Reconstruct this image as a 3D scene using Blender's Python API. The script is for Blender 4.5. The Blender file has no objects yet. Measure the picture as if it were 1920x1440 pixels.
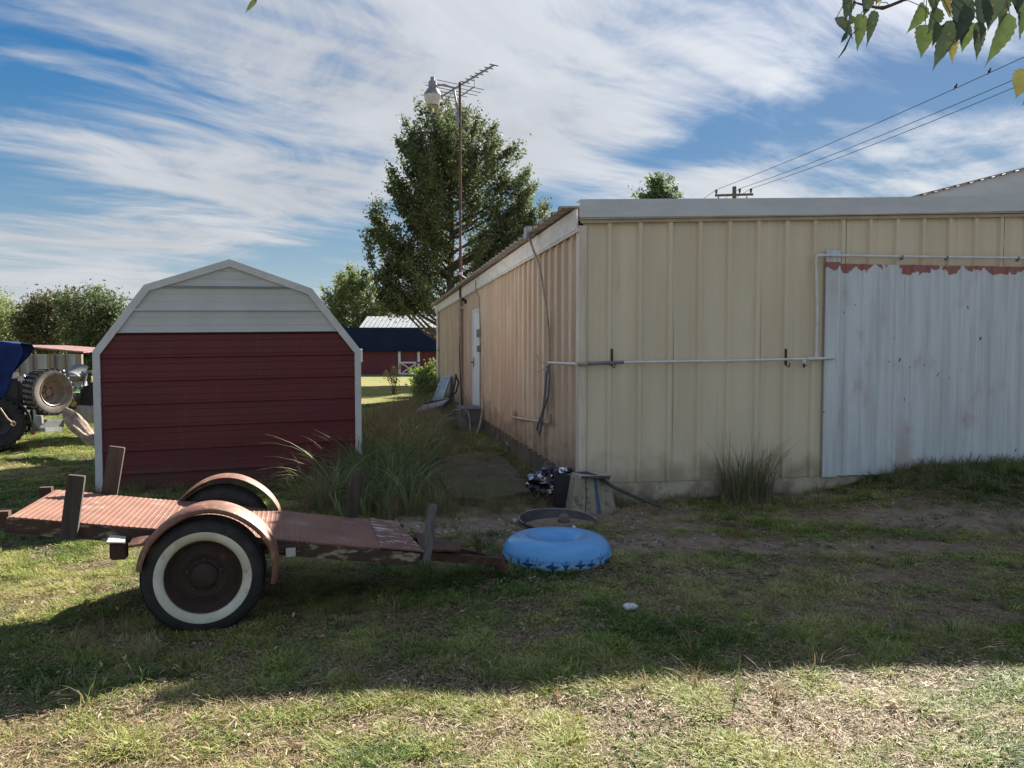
import bpy, math, random
import numpy as np
from mathutils import Vector, Matrix
random.seed(7); rng = np.random.default_rng(7)
R = math.radians
sc = bpy.context.scene
COL = sc.collection

# ------------------------------------------------------------------ camera, light, exposure
PITCH = R(2.62); CAMZ = 1.6; F = 1442.0
cd = bpy.data.cameras.new('camera'); cam = bpy.data.objects.new('camera', cd); COL.objects.link(cam)
cam.location = (0, 0, CAMZ); cam.rotation_euler = (R(90) - PITCH, 0, 0)
cd.sensor_width = 36; cd.lens = F / 1920 * 36; cd.clip_start = .05; cd.clip_end = 3000
sc.camera = cam
SUN_EL = R(31.6); SUN_AZ = R(27.5)
sd = bpy.data.lights.new('sun', 'SUN'); sun = bpy.data.objects.new('sun', sd); COL.objects.link(sun)
sd.energy = 5.0; sd.angle = R(.6); sd.color = (1, .93, .82)
tosun = Vector((math.sin(SUN_AZ) * math.cos(SUN_EL), math.cos(SUN_AZ) * math.cos(SUN_EL), math.sin(SUN_EL)))
sun.rotation_euler = tosun.to_track_quat('Z', 'Y').to_euler(); sun.location = (20, 30, 30)
sc.view_settings.view_transform = 'Standard'; sc.view_settings.look = 'None'
sc.view_settings.gamma = 1; sc.view_settings.exposure = 1.62; sc.view_settings.use_curve_mapping = False

def ray(x, y):
    a = (x - 960) / F; b = (720 - y) / F
    return Vector((a, math.cos(PITCH) + b * math.sin(PITCH), -math.sin(PITCH) + b * math.cos(PITCH)))
CAM = Vector((0, 0, CAMZ))
def G(x, y, z=0.0):                # point at height z
    d = ray(x, y); return CAM + d * ((z - CAMZ) / d.z)
def D(x, y, Y):                    # point at depth Y
    d = ray(x, y); return CAM + d * (Y / d.y)

world = bpy.data.worlds.new('World'); sc.world = world; world.use_nodes = True
nt = world.node_tree; N = nt.nodes; L = nt.links
def mth(op, a, b=None, c=None, clamp=False):
    n = N.new('ShaderNodeMath'); n.operation = op; n.use_clamp = clamp
    for i, v in enumerate((a, b, c)):
        if v is None: continue
        if isinstance(v, (int, float)): n.inputs[i].default_value = v
        else: L.new(v, n.inputs[i])
    return n.outputs[0]
def mrange(v, a, b, c, d, smooth=True):
    n = N.new('ShaderNodeMapRange'); n.interpolation_type = 'SMOOTHSTEP' if smooth else 'LINEAR'
    L.new(v, n.inputs[0])
    for i, q in enumerate((a, b, c, d)): n.inputs[i + 1].default_value = q
    return n.outputs[0]
sky = N.new('ShaderNodeTexSky'); sky.sky_type = 'NISHITA'; sky.sun_disc = False
sky.sun_elevation = SUN_EL; sky.sun_rotation = SUN_AZ; sky.air_density = 1.0; sky.dust_density = .15; sky.ozone_density = 3.0
tc = N.new('ShaderNodeTexCoord'); sep = N.new('ShaderNodeSeparateXYZ'); L.new(tc.outputs['Generated'], sep.inputs[0])
dx, dy, dz = sep.outputs
az = mth('ARCTAN2', dx, dy); el = mth('ARCSINE', dz)
# cirrus plane coordinates, axis turned towards the direction the streaks run
zz = mth('ADD', mth('MAXIMUM', dz, 0.0), .10)
px = mth('DIVIDE', dx, zz); py = mth('DIVIDE', dy, zz)
A0 = R(52)
al = mth('ADD', mth('MULTIPLY', px, math.sin(A0)), mth('MULTIPLY', py, math.cos(A0)))
ac = mth('SUBTRACT', mth('MULTIPLY', px, math.cos(A0)), mth('MULTIPLY', py, math.sin(A0)))
def noise3(x, y, z, scale, detail, rough, dist=0.0):
    c = N.new('ShaderNodeCombineXYZ')
    for i, v in enumerate((x, y, z)):
        if isinstance(v, (int, float)): c.inputs[i].default_value = v
        else: L.new(v, c.inputs[i])
    n = N.new('ShaderNodeTexNoise'); n.inputs['Scale'].default_value = scale; n.inputs['Detail'].default_value = detail
    n.inputs['Roughness'].default_value = rough; n.inputs['Distortion'].default_value = dist
    L.new(c.outputs[0], n.inputs['Vector']); return n.outputs['Fac']
streak = noise3(mth('MULTIPLY', al, .30), mth('MULTIPLY', ac, 1.7), 3.1, 1.0, 4, .58, .0)
wisp = noise3(mth('MULTIPLY', al, .85), mth('MULTIPLY', ac, 1.25), 9.2, 1.2, 7, .64, 1.1)
fine = noise3(mth('MULTIPLY', al, 1.5), mth('MULTIPLY', ac, 9.0), 1.2, 1.0, 2, .6, .0)
def azel(x, y):
    d = ray(x, y).normalized(); return math.atan2(d.x, d.y), math.asin(d.z)
aev = N.new('ShaderNodeCombineXYZ'); L.new(az, aev.inputs[0]); L.new(el, aev.inputs[1])
def blob(x, y, rx, ry, rot=0.0):      # soft elliptical patch in azimuth / elevation
    a0, e0 = azel(x, y); k = 2.3 / F
    mp = N.new('ShaderNodeMapping'); mp.vector_type = 'TEXTURE'
    mp.inputs['Location'].default_value = (a0, e0, 0); mp.inputs['Rotation'].default_value = (0, 0, R(rot)); mp.inputs['Scale'].default_value = (rx * k, ry * k, 1)
    g = N.new('ShaderNodeTexGradient'); g.gradient_type = 'QUADRATIC_SPHERE'
    L.new(aev.outputs[0], mp.inputs[0]); L.new(mp.outputs[0], g.inputs[0]); return g.outputs['Fac']
cover = .42
for (x, y, rx, ry, rot, wgt) in [(480, 200, 520, 330, 30, .14), (900, 60, 700, 230, 0, .08), (250, 440, 480, 100, 12, .26), (560, 330, 330, 110, 20, .08), (1150, 200, 420, 130, 6, .22), (1500, 60, 420, 120, 10, .26),
                                 (1400, 352, 520, 30, -4, .26), (1020, 290, 260, 50, -8, .20), (1800, 250, 260, 35, -8, .26), (1560, 232, 170, 14, -8, .3),
                                 (600, 470, 200, 55, 18, -.72), (1290, 285, 290, 42, 10, -.78), (1660, 195, 330, 40, 0, -.58), (1040, 372, 120, 26, 0, -.45), (20, 170, 280, 110, 8, -.40), (60, 330, 280, 70, 0, -.24)]:
    cover = mth('MULTIPLY_ADD', blob(x, y, rx, ry, rot), wgt * 1.12, cover)
nn = mth('ADD', mth('MULTIPLY', mth('SUBTRACT', streak, .5), 1.8), mth('ADD', mth('MULTIPLY', mth('SUBTRACT', wisp, .5), 2.1), mth('MULTIPLY', mth('SUBTRACT', fine, .5), .6)))
dens = mth('ADD', cover, nn)
op = mrange(dens, .04, .94, .04, .93)
dot = mth('ADD', mth('MULTIPLY', dx, tosun.x), mth('ADD', mth('MULTIPLY', dy, tosun.y), mth('MULTIPLY', dz, tosun.z)))
glow = mth('POWER', mth('MAXIMUM', dot, 0.0), 14.0)
lum = mth('MULTIPLY', mth('ADD', mth('ADD', 2.75, mth('MULTIPLY', glow, 1.7)), mth('MULTIPLY', mth('SUBTRACT', wisp, .5), 1.6)), 1.0)
cl = N.new('ShaderNodeCombineColor')
L.new(mth('MULTIPLY', lum, .955), cl.inputs[0]); L.new(mth('MULTIPLY', lum, .99), cl.inputs[1]); L.new(mth('MULTIPLY', lum, 1.05), cl.inputs[2])
mx = N.new('ShaderNodeMix'); mx.data_type = 'RGBA'
# clear sky with its glare towards the sun rolled off
hs_ = N.new('ShaderNodeHueSaturation'); hs_.inputs['Saturation'].default_value = 1.5; L.new(sky.outputs[0], hs_.inputs['Color'])
bw = N.new('ShaderNodeRGBToBW'); L.new(sky.outputs[0], bw.inputs[0])
vm = N.new('ShaderNodeVectorMath'); vm.operation = 'SCALE'; L.new(hs_.outputs[0], vm.inputs[0])
L.new(mth('DIVIDE', .86, mth('ADD', 1.0, mth('MULTIPLY', bw.outputs[0], .42))), vm.inputs['Scale'])
hz = N.new('ShaderNodeMix'); hz.data_type = 'RGBA'; hz.inputs[7].default_value = (2.7, 3.35, 4.0, 1)
L.new(mth('MULTIPLY', mth('POWER', 2.718, mth('MULTIPLY', mth('ABSOLUTE', el), -9.0)), .85), hz.inputs[0]); L.new(vm.outputs[0], hz.inputs[6])
L.new(op, mx.inputs[0]); L.new(hz.outputs[2], mx.inputs[6]); L.new(cl.outputs[0], mx.inputs[7])
world.cycles.sampling_method = 'MANUAL'; world.cycles.sample_map_resolution = 256
bg = N['Background']; L.new(mx.outputs[2], bg.inputs[0]); bg.inputs[1].default_value = .075
sc.cycles.max_bounces = 5; sc.cycles.diffuse_bounces = 2; sc.cycles.glossy_bounces = 3; sc.cycles.transmission_bounces = 3; sc.cycles.transparent_max_bounces = 4

# ------------------------------------------------------------------ numpy noise and terrain
def _h(ix, iy, s):
    n = np.sin(ix * 127.1 + iy * 311.7 + s * 74.7) * 43758.5453
    return n - np.floor(n)
def vnoise(x, y, s=0):
    ix, iy = np.floor(x), np.floor(y); fx, fy = x - ix, y - iy
    fx = fx * fx * (3 - 2 * fx); fy = fy * fy * (3 - 2 * fy)
    return (_h(ix, iy, s) * (1 - fx) + _h(ix + 1, iy, s) * fx) * (1 - fy) + (_h(ix, iy + 1, s) * (1 - fx) + _h(ix + 1, iy + 1, s) * fx) * fy
def fbm(x, y, s=0, o=4):
    t = 0; a = .5
    for i in range(o): t = t + a * vnoise(x * 2 ** i, y * 2 ** i, s + i); a *= .5
    return t
def ss(a, b, x):
    t = np.clip((x - a) / (b - a), 0, 1); return t * t * (3 - 2 * t)
def H(x, y):
    x = np.asarray(x, float); y = np.asarray(y, float)
    z = -.5 * ss(26, 60, y)
    z = z + .30 * ss(2.9, 4.7, x) * ss(6.6, 8.5, y) * (1 - ss(14, 20, y))
    z = z + .10 * np.exp(-((x + 1.9) ** 2 / .5 + (y - 16) ** 2 / 30))
    near = 1 - ss(14, 30, y)
    z = z + near * ((fbm(x * .9, y * .9, 3) - .47) * .07 + (fbm(x * 4, y * 4, 9, 2) - .38) * .022)
    return z
def h(x, y): return float(H(x, y))
DIRT = [(2.7, 6.1, 1.6, .30, 1), (4.6, 6.9, 1.3, .35, .9), (1.2, 6.9, .7, .45, .6), (-.5, 7.1, .8, .35, 1), (1.6, 4.55, 1.3, .28, .55), (2.6, 4.7, .9, .3, .5),
        (-.55, 9.6, .35, 1.6, .9), (-.9, 13, .3, 2, .8), (.9, 3.15, .6, .14, .6), (-.9, 2.95, .3, .2, .6), (.3, 7.7, 1.0, .6, .8), (-1.2, 3.3, .4, .18, .35), (1.7, 3.2, .5, .12, .35), (3.2, 5.4, 1.3, .3, .5), (1.4, 6.2, .8, .35, .7), (2.2, 5.3, .9, .3, .35), (-.2, 6.3, .5, .2, .4), (3.6, 7.2, 1.2, .3, .7), (1.0, 7.5, 1.4, .3, .6)]
def dirtf(x, y):
    d = 0
    for (cx, cy, rx, ry, w) in DIRT: d = d + w * np.exp(-((x - cx) / rx) ** 2 - ((y - cy) / ry) ** 2)
    n = fbm(x * 1.3 + 5, y * 1.7, 21, 5)
    return np.clip(d * (.35 + 1.5 * n) + ss(.52, .70, n) * .45, 0, 1)

# ------------------------------------------------------------------ materials
def base_mat(name):
    m = bpy.data.materials.new(name); m.use_nodes = True
    return m, m.node_tree, m.node_tree.nodes['Principled BSDF']
def pm(name, c1, c2=None, scale=5, stretch=(1, 1, 1), rough=.6, metal=0, bump=0, bscale=40, lo=.35, hi=.65, c3=None, s3=(1, 1, 1), lo3=.6, hi3=.7, spec=.5, detail=6, coord='Object', transl=0):
    m, t, p = base_mat(name); nn_ = t.nodes; lk = t.links
    p.inputs['Roughness'].default_value = rough; p.inputs['Metallic'].default_value = metal
    p.inputs['Specular IOR Level'].default_value = spec
    p.inputs['Base Color'].default_value = (*c1, 1)
    co = nn_.new('ShaderNodeTexCoord')
    def nz(s, st, w=0, d=detail):
        mp = nn_.new('ShaderNodeMapping'); mp.inputs['Scale'].default_value = st; mp.inputs['Location'].default_value = (w, w * 2, w)
        lk.new(co.outputs[coord], mp.inputs[0])
        n = nn_.new('ShaderNodeTexNoise'); n.inputs['Scale'].default_value = s; n.inputs['Detail'].default_value = d; n.inputs['Roughness'].default_value = .62
        lk.new(mp.outputs[0], n.inputs['Vector']); return n.outputs['Fac']
    def ramp(v, a, b):
        r = nn_.new('ShaderNodeMapRange'); r.interpolation_type = 'SMOOTHSTEP'; lk.new(v, r.inputs[0]); r.inputs[1].default_value = a; r.inputs[2].default_value = b; return r.outputs[0]
    def mix(f, a, b):
        x = nn_.new('ShaderNodeMix'); x.data_type = 'RGBA'; lk.new(f, x.inputs[0])
        for i, q in ((6, a), (7, b)):
            if isinstance(q, tuple): x.inputs[i].default_value = (*q, 1)
            else: lk.new(q, x.inputs[i])
        return x.outputs[2]
    out = None
    if c2: out = mix(ramp(nz(scale, stretch), lo, hi), c1, c2)
    if c3: out = mix(ramp(nz(scale * 1.7, s3, 7), lo3, hi3), out if out else c1, c3)
    if out: lk.new(out, p.inputs['Base Color'])
    if bump:
        b = nn_.new('ShaderNodeBump'); b.inputs['Strength'].default_value = bump; b.inputs['Distance'].default_value = .01
        lk.new(nz(bscale, (1, 1, 1), 3, 4), b.inputs['Height']); lk.new(b.outputs[0], p.inputs['Normal'])
    m['out'] = 0
    return m
def leaf_mat(name, cols, tr=.5, per='island', attr=None, rough=.6):
    m, t, p = base_mat(name); n = t.nodes; lk = t.links
    r = n.new('ShaderNodeValToRGB')
    el_ = r.color_ramp.elements
    while len(el_) < len(cols): el_.new(.5)
    for i, c in enumerate(cols): el_[i].position = i / max(1, len(cols) - 1); el_[i].color = (*c, 1)
    if per == 'island': g = n.new('ShaderNodeNewGeometry'); src = g.outputs['Random Per Island']
    else: g = n.new('ShaderNodeObjectInfo'); src = g.outputs['Random']
    if attr:
        a = n.new('ShaderNodeAttribute'); a.attribute_type = 'INSTANCER'; a.attribute_name = attr
        g2 = n.new('ShaderNodeNewGeometry')
        q = n.new('ShaderNodeMath'); q.operation = 'MULTIPLY_ADD'; lk.new(g2.outputs['Random Per Island'], q.inputs[0]); q.inputs[1].default_value = .45
        lk.new(a.outputs['Fac'], q.inputs[2])
        q2 = n.new('ShaderNodeMath'); q2.operation = 'SUBTRACT'; lk.new(q.outputs[0], q2.inputs[0]); q2.inputs[1].default_value = .22; src = q2.outputs[0]
    lk.new(src, r.inputs[0]); lk.new(r.outputs[0], p.inputs['Base Color'])
    p.inputs['Roughness'].default_value = rough; p.inputs['Specular IOR Level'].default_value = .3
    tl = n.new('ShaderNodeBsdfTranslucent'); lk.new(r.outputs[0], tl.inputs[0])
    ms = n.new('ShaderNodeMixShader'); ms.inputs[0].default_value = tr
    lk.new(p.outputs[0], ms.inputs[1]); lk.new(tl.outputs[0], ms.inputs[2])
    lk.new(ms.outputs[0], n['Material Output'].inputs[0])
    return m

# ------------------------------------------------------------------ mesh helpers
ORG = {}
class MB:
    def __init__(s): s.v = []; s.f = []
    def add(s, vs, fs):
        b = len(s.v); s.v += [tuple(v) for v in vs]; s.f += [tuple(i + b for i in q) for q in fs]; return s
    def box(s, c, size, ax=(Vector((1, 0, 0)), Vector((0, 1, 0)), Vector((0, 0, 1))), bev=0):
        c = Vector(c); a, b, d = [Vector(ax[i]) * size[i] / 2 for i in range(3)]
        if bev == 0:
            vs = [c + a * i + b * j + d * k for i in (-1, 1) for j in (-1, 1) for k in (-1, 1)]
            return s.add(vs, [(0, 1, 3, 2), (4, 6, 7, 5), (0, 4, 5, 1), (2, 3, 7, 6), (0, 2, 6, 4), (1, 5, 7, 3)])
        bm = __import__('bmesh').new(); import bmesh
        bmesh.ops.create_cube(bm, size=1)
        for q in bm.verts: q.co = Vector((q.co.x * size[0], q.co.y * size[1], q.co.z * size[2]))
        bmesh.ops.bevel(bm, geom=list(bm.edges), offset=bev, segments=2, affect='EDGES')
        bm.verts.index_update(); M3 = [Vector(x) for x in ax]
        vs = [c + M3[0] * q.co.x + M3[1] * q.co.y + M3[2] * q.co.z for q in bm.verts]
        fs = [tuple(w.index for w in q.verts) for q in bm.faces]; bm.free()
        return s.add(vs, fs)
    def bar(s, p, q, w, d, up=Vector((0, 0, 1)), bev=0):
        p, q = Vector(p), Vector(q); a = (q - p); ln = a.length; a.normalize()
        b = Vector(up).cross(a).normalized(); c = a.cross(b)
        return s.box((p + q) / 2, (ln, w, d), (a, b, c), bev)
    def tube(s, pts, r, n=8, cap=True):
        pts = [Vector(p) for p in pts]; vs = []; m = len(pts)
        rs = r if isinstance(r, (list, tuple)) else [r] * m
        t0 = (pts[1] - pts[0]).normalized(); ref = Vector((0, 0, 1)) if abs(t0.z) < .9 else Vector((1, 0, 0))
        b = t0.cross(ref).normalized()
        for i, p in enumerate(pts):
            t = (pts[min(i + 1, m - 1)] - pts[max(i - 1, 0)]).normalized()
            b = (b - t * b.dot(t)); b = b.normalized() if b.length > 1e-6 else t.orthogonal().normalized(); c = t.cross(b)
            vs += [p + (b * math.cos(k * 2 * math.pi / n) + c * math.sin(k * 2 * math.pi / n)) * rs[i] for k in range(n)]
        fs = [(i * n + k, i * n + (k + 1) % n, (i + 1) * n + (k + 1) % n, (i + 1) * n + k) for i in range(m - 1) for k in range(n)]
        if cap: fs += [tuple(range(n))[::-1], tuple((m - 1) * n + k for k in range(n))]
        return s.add(vs, fs)
    def lathe(s, prof, o, axis, n=32, a0=0, a1=2 * math.pi, closed=True, ref=None):
        o = Vector(o); ax = Vector(axis).normalized()
        e1 = (Vector(ref) if ref else ax.orthogonal()); e1 = (e1 - ax * e1.dot(ax)).normalized(); e2 = ax.cross(e1)
        full = abs(a1 - a0 - 2 * math.pi) < 1e-6; cnt = n if full else n + 1; vs = []
        for i in range(cnt):
            t = a0 + (a1 - a0) * i / n
            vs += [o + (e1 * math.cos(t) + e2 * math.sin(t)) * r_ + ax * z_ for (r_, z_) in prof]
        m = len(prof)
        fs = [(i * m + k, ((i + 1) % cnt) * m + k, ((i + 1) % cnt) * m + k + 1, i * m + k + 1) for i in range(n) for k in range(m - 1)]
        return s.add(vs, fs)
    def grid(s, fn, nu, nv):
        vs = [fn(i / nu, j / nv) for i in range(nu + 1) for j in range(nv + 1)]
        return s.add(vs, [(i * (nv + 1) + j, (i + 1) * (nv + 1) + j, (i + 1) * (nv + 1) + j + 1, i * (nv + 1) + j + 1) for i in range(nu) for j in range(nv)])
    def prism(s, pts, ext):
        pts = [Vector(p) for p in pts]; e = Vector(ext); n = len(pts)
        return s.add(pts + [p + e for p in pts], [tuple(range(n)), tuple(range(2 * n - 1, n - 1, -1))] + [(i, i + n, (i + 1) % n + n, (i + 1) % n) for i in range(n)])
    def build(s, name, mat, parent=None, smooth=False):
        o = Vector((0, 0, 0)); root = parent
        while root is not None and root.parent is not None: root = root.parent
        if root is not None: o = ORG.get(root.name, o)
        me = bpy.data.meshes.new(name)
        me.from_pydata([(v[0] - o.x, v[1] - o.y, v[2] - o.z) for v in s.v], [], s.f)
        if mat: me.materials.append(mat)
        if smooth:
            me.polygons.foreach_set('use_smooth', [True] * len(me.polygons))
            if smooth != 'all':
                try: me.set_sharp_from_angle(angle=R(40))
                except Exception: pass
        me.update()
        ob = bpy.data.objects.new(name, me); COL.objects.link(ob)
        if parent is not None: ob.parent = parent
        return ob
def tag(o, label=None, cat=None, group=None, kind=None):
    if label: o['label'] = label
    if cat: o['category'] = cat
    if group: o['group'] = group
    if kind: o['kind'] = kind
    return o
def thing(name, loc, label, cat, group=None):
    o = bpy.data.objects.new(name, None); COL.objects.link(o); o.location = loc; o.empty_display_size = .1
    ORG[o.name] = Vector(loc); return tag(o, label, cat, group)
X3, Y3, Z3 = Vector((1, 0, 0)), Vector((0, 1, 0)), Vector((0, 0, 1))

# ------------------------------------------------------------------ palette
M = {}
M['shed_white'] = pm('shed_white', (.60, .61, .58), (.55, .56, .53), 2, (1, 1, 1), .45, bump=.05, bscale=60)
M['shed_trim'] = pm('shed_trim', (.70, .70, .67), (.60, .61, .58), 4, rough=.4)
M['shed_red'] = pm('shed_red', (.155, .028, .032), (.135, .025, .029), 1.2, (1, 1, 1), .42, bump=.03, bscale=50, c3=(.16, .05, .04), s3=(6, 6, .6), lo3=.55, hi3=.8, spec=.35)
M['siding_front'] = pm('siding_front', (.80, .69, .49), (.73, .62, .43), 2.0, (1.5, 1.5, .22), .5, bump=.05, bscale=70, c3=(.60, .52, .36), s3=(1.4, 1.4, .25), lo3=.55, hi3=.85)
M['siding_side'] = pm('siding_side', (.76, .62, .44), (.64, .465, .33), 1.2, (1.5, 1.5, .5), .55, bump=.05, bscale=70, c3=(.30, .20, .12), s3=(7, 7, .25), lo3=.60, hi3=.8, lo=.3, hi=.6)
M['corner'] = pm('corner_trim', (.78, .68, .54), (.62, .50, .38), 3, (6, 6, .5), .5)
M['fascia'] = pm('fascia_metal', (.66, .68, .68), (.58, .61, .61), 2, (1, 1, 4), .45)
M['fascia_w'] = pm('fascia_white', (.80, .76, .72), (.66, .60, .56), 3, (2, 1, 4), .5)
M['soffit'] = pm('soffit_tan', (.55, .48, .33), (.44, .38, .27), 4, rough=.6)
M['roof'] = pm('roof_sheet_metal', (.40, .34, .29), (.30, .24, .20), 4, (3, 1, 1), .5, metal=.3)
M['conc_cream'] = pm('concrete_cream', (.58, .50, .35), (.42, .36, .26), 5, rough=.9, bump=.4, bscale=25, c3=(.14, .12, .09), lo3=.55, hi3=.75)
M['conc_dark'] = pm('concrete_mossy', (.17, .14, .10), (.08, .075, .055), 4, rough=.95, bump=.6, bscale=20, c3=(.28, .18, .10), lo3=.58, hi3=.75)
M['conc_grey'] = pm('concrete_grey', (.20, .20, .20), (.13, .13, .13), 8, rough=.9, bump=.4, bscale=40)
M['pvc'] = pm('pvc_white', (.82, .82, .80), (.70, .69, .66), 9, (1, 1, 1), .35)
M['pvc_tan'] = pm('pvc_dirty', (.50, .42, .34), (.36, .27, .20), 9, rough=.5)
M['pvc_grey'] = pm('pipe_wrap_grey', (.22, .23, .25), (.15, .16, .17), 9, rough=.6)
M['door_white'] = pm('door_white', (.80, .81, .86), (.70, .71, .76), 3, rough=.45)
M['black'] = pm('black_rubber', (.018, .018, .02), (.03, .03, .03), 8, rough=.7)
M['tyre'] = pm('tyre_rubber', (.022, .022, .024), (.04, .038, .036), 12, rough=.8, bump=.2, bscale=60)
M['tyre_dusty'] = pm('tyre_dusty', (.28, .25, .21), (.17, .15, .13), 7, rough=.9, bump=.3, bscale=60)
M['whitewall'] = pm('whitewall', (.72, .71, .60), (.58, .55, .42), 6, rough=.6, c3=(.34, .28, .18), lo3=.62, hi3=.78, bump=.1)
M['rust'] = pm('rusty_steel', (.10, .045, .028), (.055, .03, .022), 9, rough=.85, bump=.4, bscale=50, c3=(.19, .08, .035), lo3=.55, hi3=.72)
M['rim_rust'] = pm('rim_rust', (.055, .030, .022), (.035, .022, .018), 9, rough=.8, bump=.4, bscale=50, c3=(.11, .055, .03), lo3=.55, hi3=.75)
M['fender'] = pm('fender_rust', (.23, .105, .062), (.15, .065, .04), 8, rough=.55, bump=.25, bscale=45, c3=(.42, .24, .16), lo3=.5, hi3=.75)
M['deck'] = pm('deck_plate', (.27, .13, .088), (.20, .092, .064), 3.0, rough=.6, bump=.3, bscale=90, c3=(.30, .25, .20), s3=(.9, .9, .9), lo3=.56, hi3=.72, spec=.3)
M['deck2'] = pm('deck_plate_worn', (.20, .075, .055), (.15, .06, .045), 5, rough=.6, bump=.2, bscale=60, c3=(.5, .44, .38), s3=(.9, 2.2, 1.2), lo3=.56, hi3=.59, spec=.4)
M['rail'] = pm('rail_peeling', (.05, .035, .028), (.09, .05, .03), 8, rough=.8, c3=(.34, .29, .20), s3=(.7, .7, 1.8), lo3=.52, hi3=.66, bump=.4)
M['wood_dark'] = pm('weathered_wood', (.055, .042, .033), (.10, .08, .065), 14, (1, 1, .12), .9, bump=.5, bscale=60)
M['wood_grey'] = pm('grey_wood', (.17, .16, .15), (.10, .09, .085), 10, (6, 1, 1), .9, bump=.5, bscale=60)
M['ply'] = pm('plywood_old', (.13, .11, .09), (.07, .06, .05), 3, rough=.95, bump=.4, bscale=30, c3=(.20, .17, .14), lo3=.5, hi3=.7)
M['drift'] = pm('driftwood', (.46, .34, .25), (.24, .165, .12), 6, (1, 1, 1), .85, bump=.6, bscale=30)
M['float'] = None
M['gravel'] = pm('gravel_stone', (.46, .44, .41), (.28, .26, .24), 9, rough=.9)
M['foil'] = pm('chrome_foil', (.75, .76, .78), (.45, .46, .48), 12, rough=.12, metal=1, bump=.3, bscale=25, c3=(.06, .05, .06), s3=(.5, .5, .5), lo3=.40, hi3=.47)
M['metal_grey'] = pm('grey_metal', (.30, .31, .32), (.22, .22, .23), 10, rough=.45, metal=.5)
M['dark_metal'] = pm('dark_metal', (.05, .05, .055), (.08, .075, .07), 10, rough=.5, metal=.4)
M['bark'] = pm('bark', (.10, .08, .065), (.055, .045, .038), 12, (1, 1, .25), .95, bump=.8, bscale=30)
M['tarp'] = pm('blue_tarp', (.012, .035, .17), (.008, .022, .10), 5, rough=.6, bump=.5, bscale=9, spec=.25)
M['jeep'] = pm('jeep_paint', (.012, .013, .016), (.022, .022, .024), 6, rough=.35)
M['rim'] = pm('wheel_rim', (.42, .37, .30), (.30, .26, .21), 7, rough=.45, metal=.4)
M['green'] = pm('tractor_green', (.02, .12, .03), (.015, .08, .02), 6, rough=.35)
M['yellow'] = pm('tractor_yellow', (.75, .55, .04), (.6, .42, .04), 6, rough=.4)
M['seat'] = pm('seat_grey', (.24, .24, .24), (.16, .16, .16), 6, rough=.6)
M['barn_red'] = pm('barn_red', (.17, .035, .05), (.14, .03, .042), .8, (1, 1, .3), .7)
M['navy'] = pm('navy_roof', (.020, .028, .055), (.015, .022, .045), .6, (1, 1, 2), 1.0, spec=.05)
M['white'] = pm('white_paint', (.78, .80, .84), (.68, .70, .74), 4, rough=.5)
M['galv'] = pm('galvanised', (.52, .54, .56), (.40, .40, .42), 2, (4, 1, 1), .5, metal=.2)
M['mast_rust'] = pm('mast_rust', (.15, .055, .04), (.10, .045, .035), 6, rough=.7)
M['mast_tan'] = pm('mast_tan', (.46, .36, .28), (.34, .26, .20), 6, rough=.6)
M['cup'] = pm('lamp_cup', (.62, .62, .56), (.5, .5, .45), 6, rough=.3)
M['pole_wood'] = pm('utility_pole_wood', (.16, .13, .12), (.11, .09, .085), 4, rough=.9)

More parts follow.
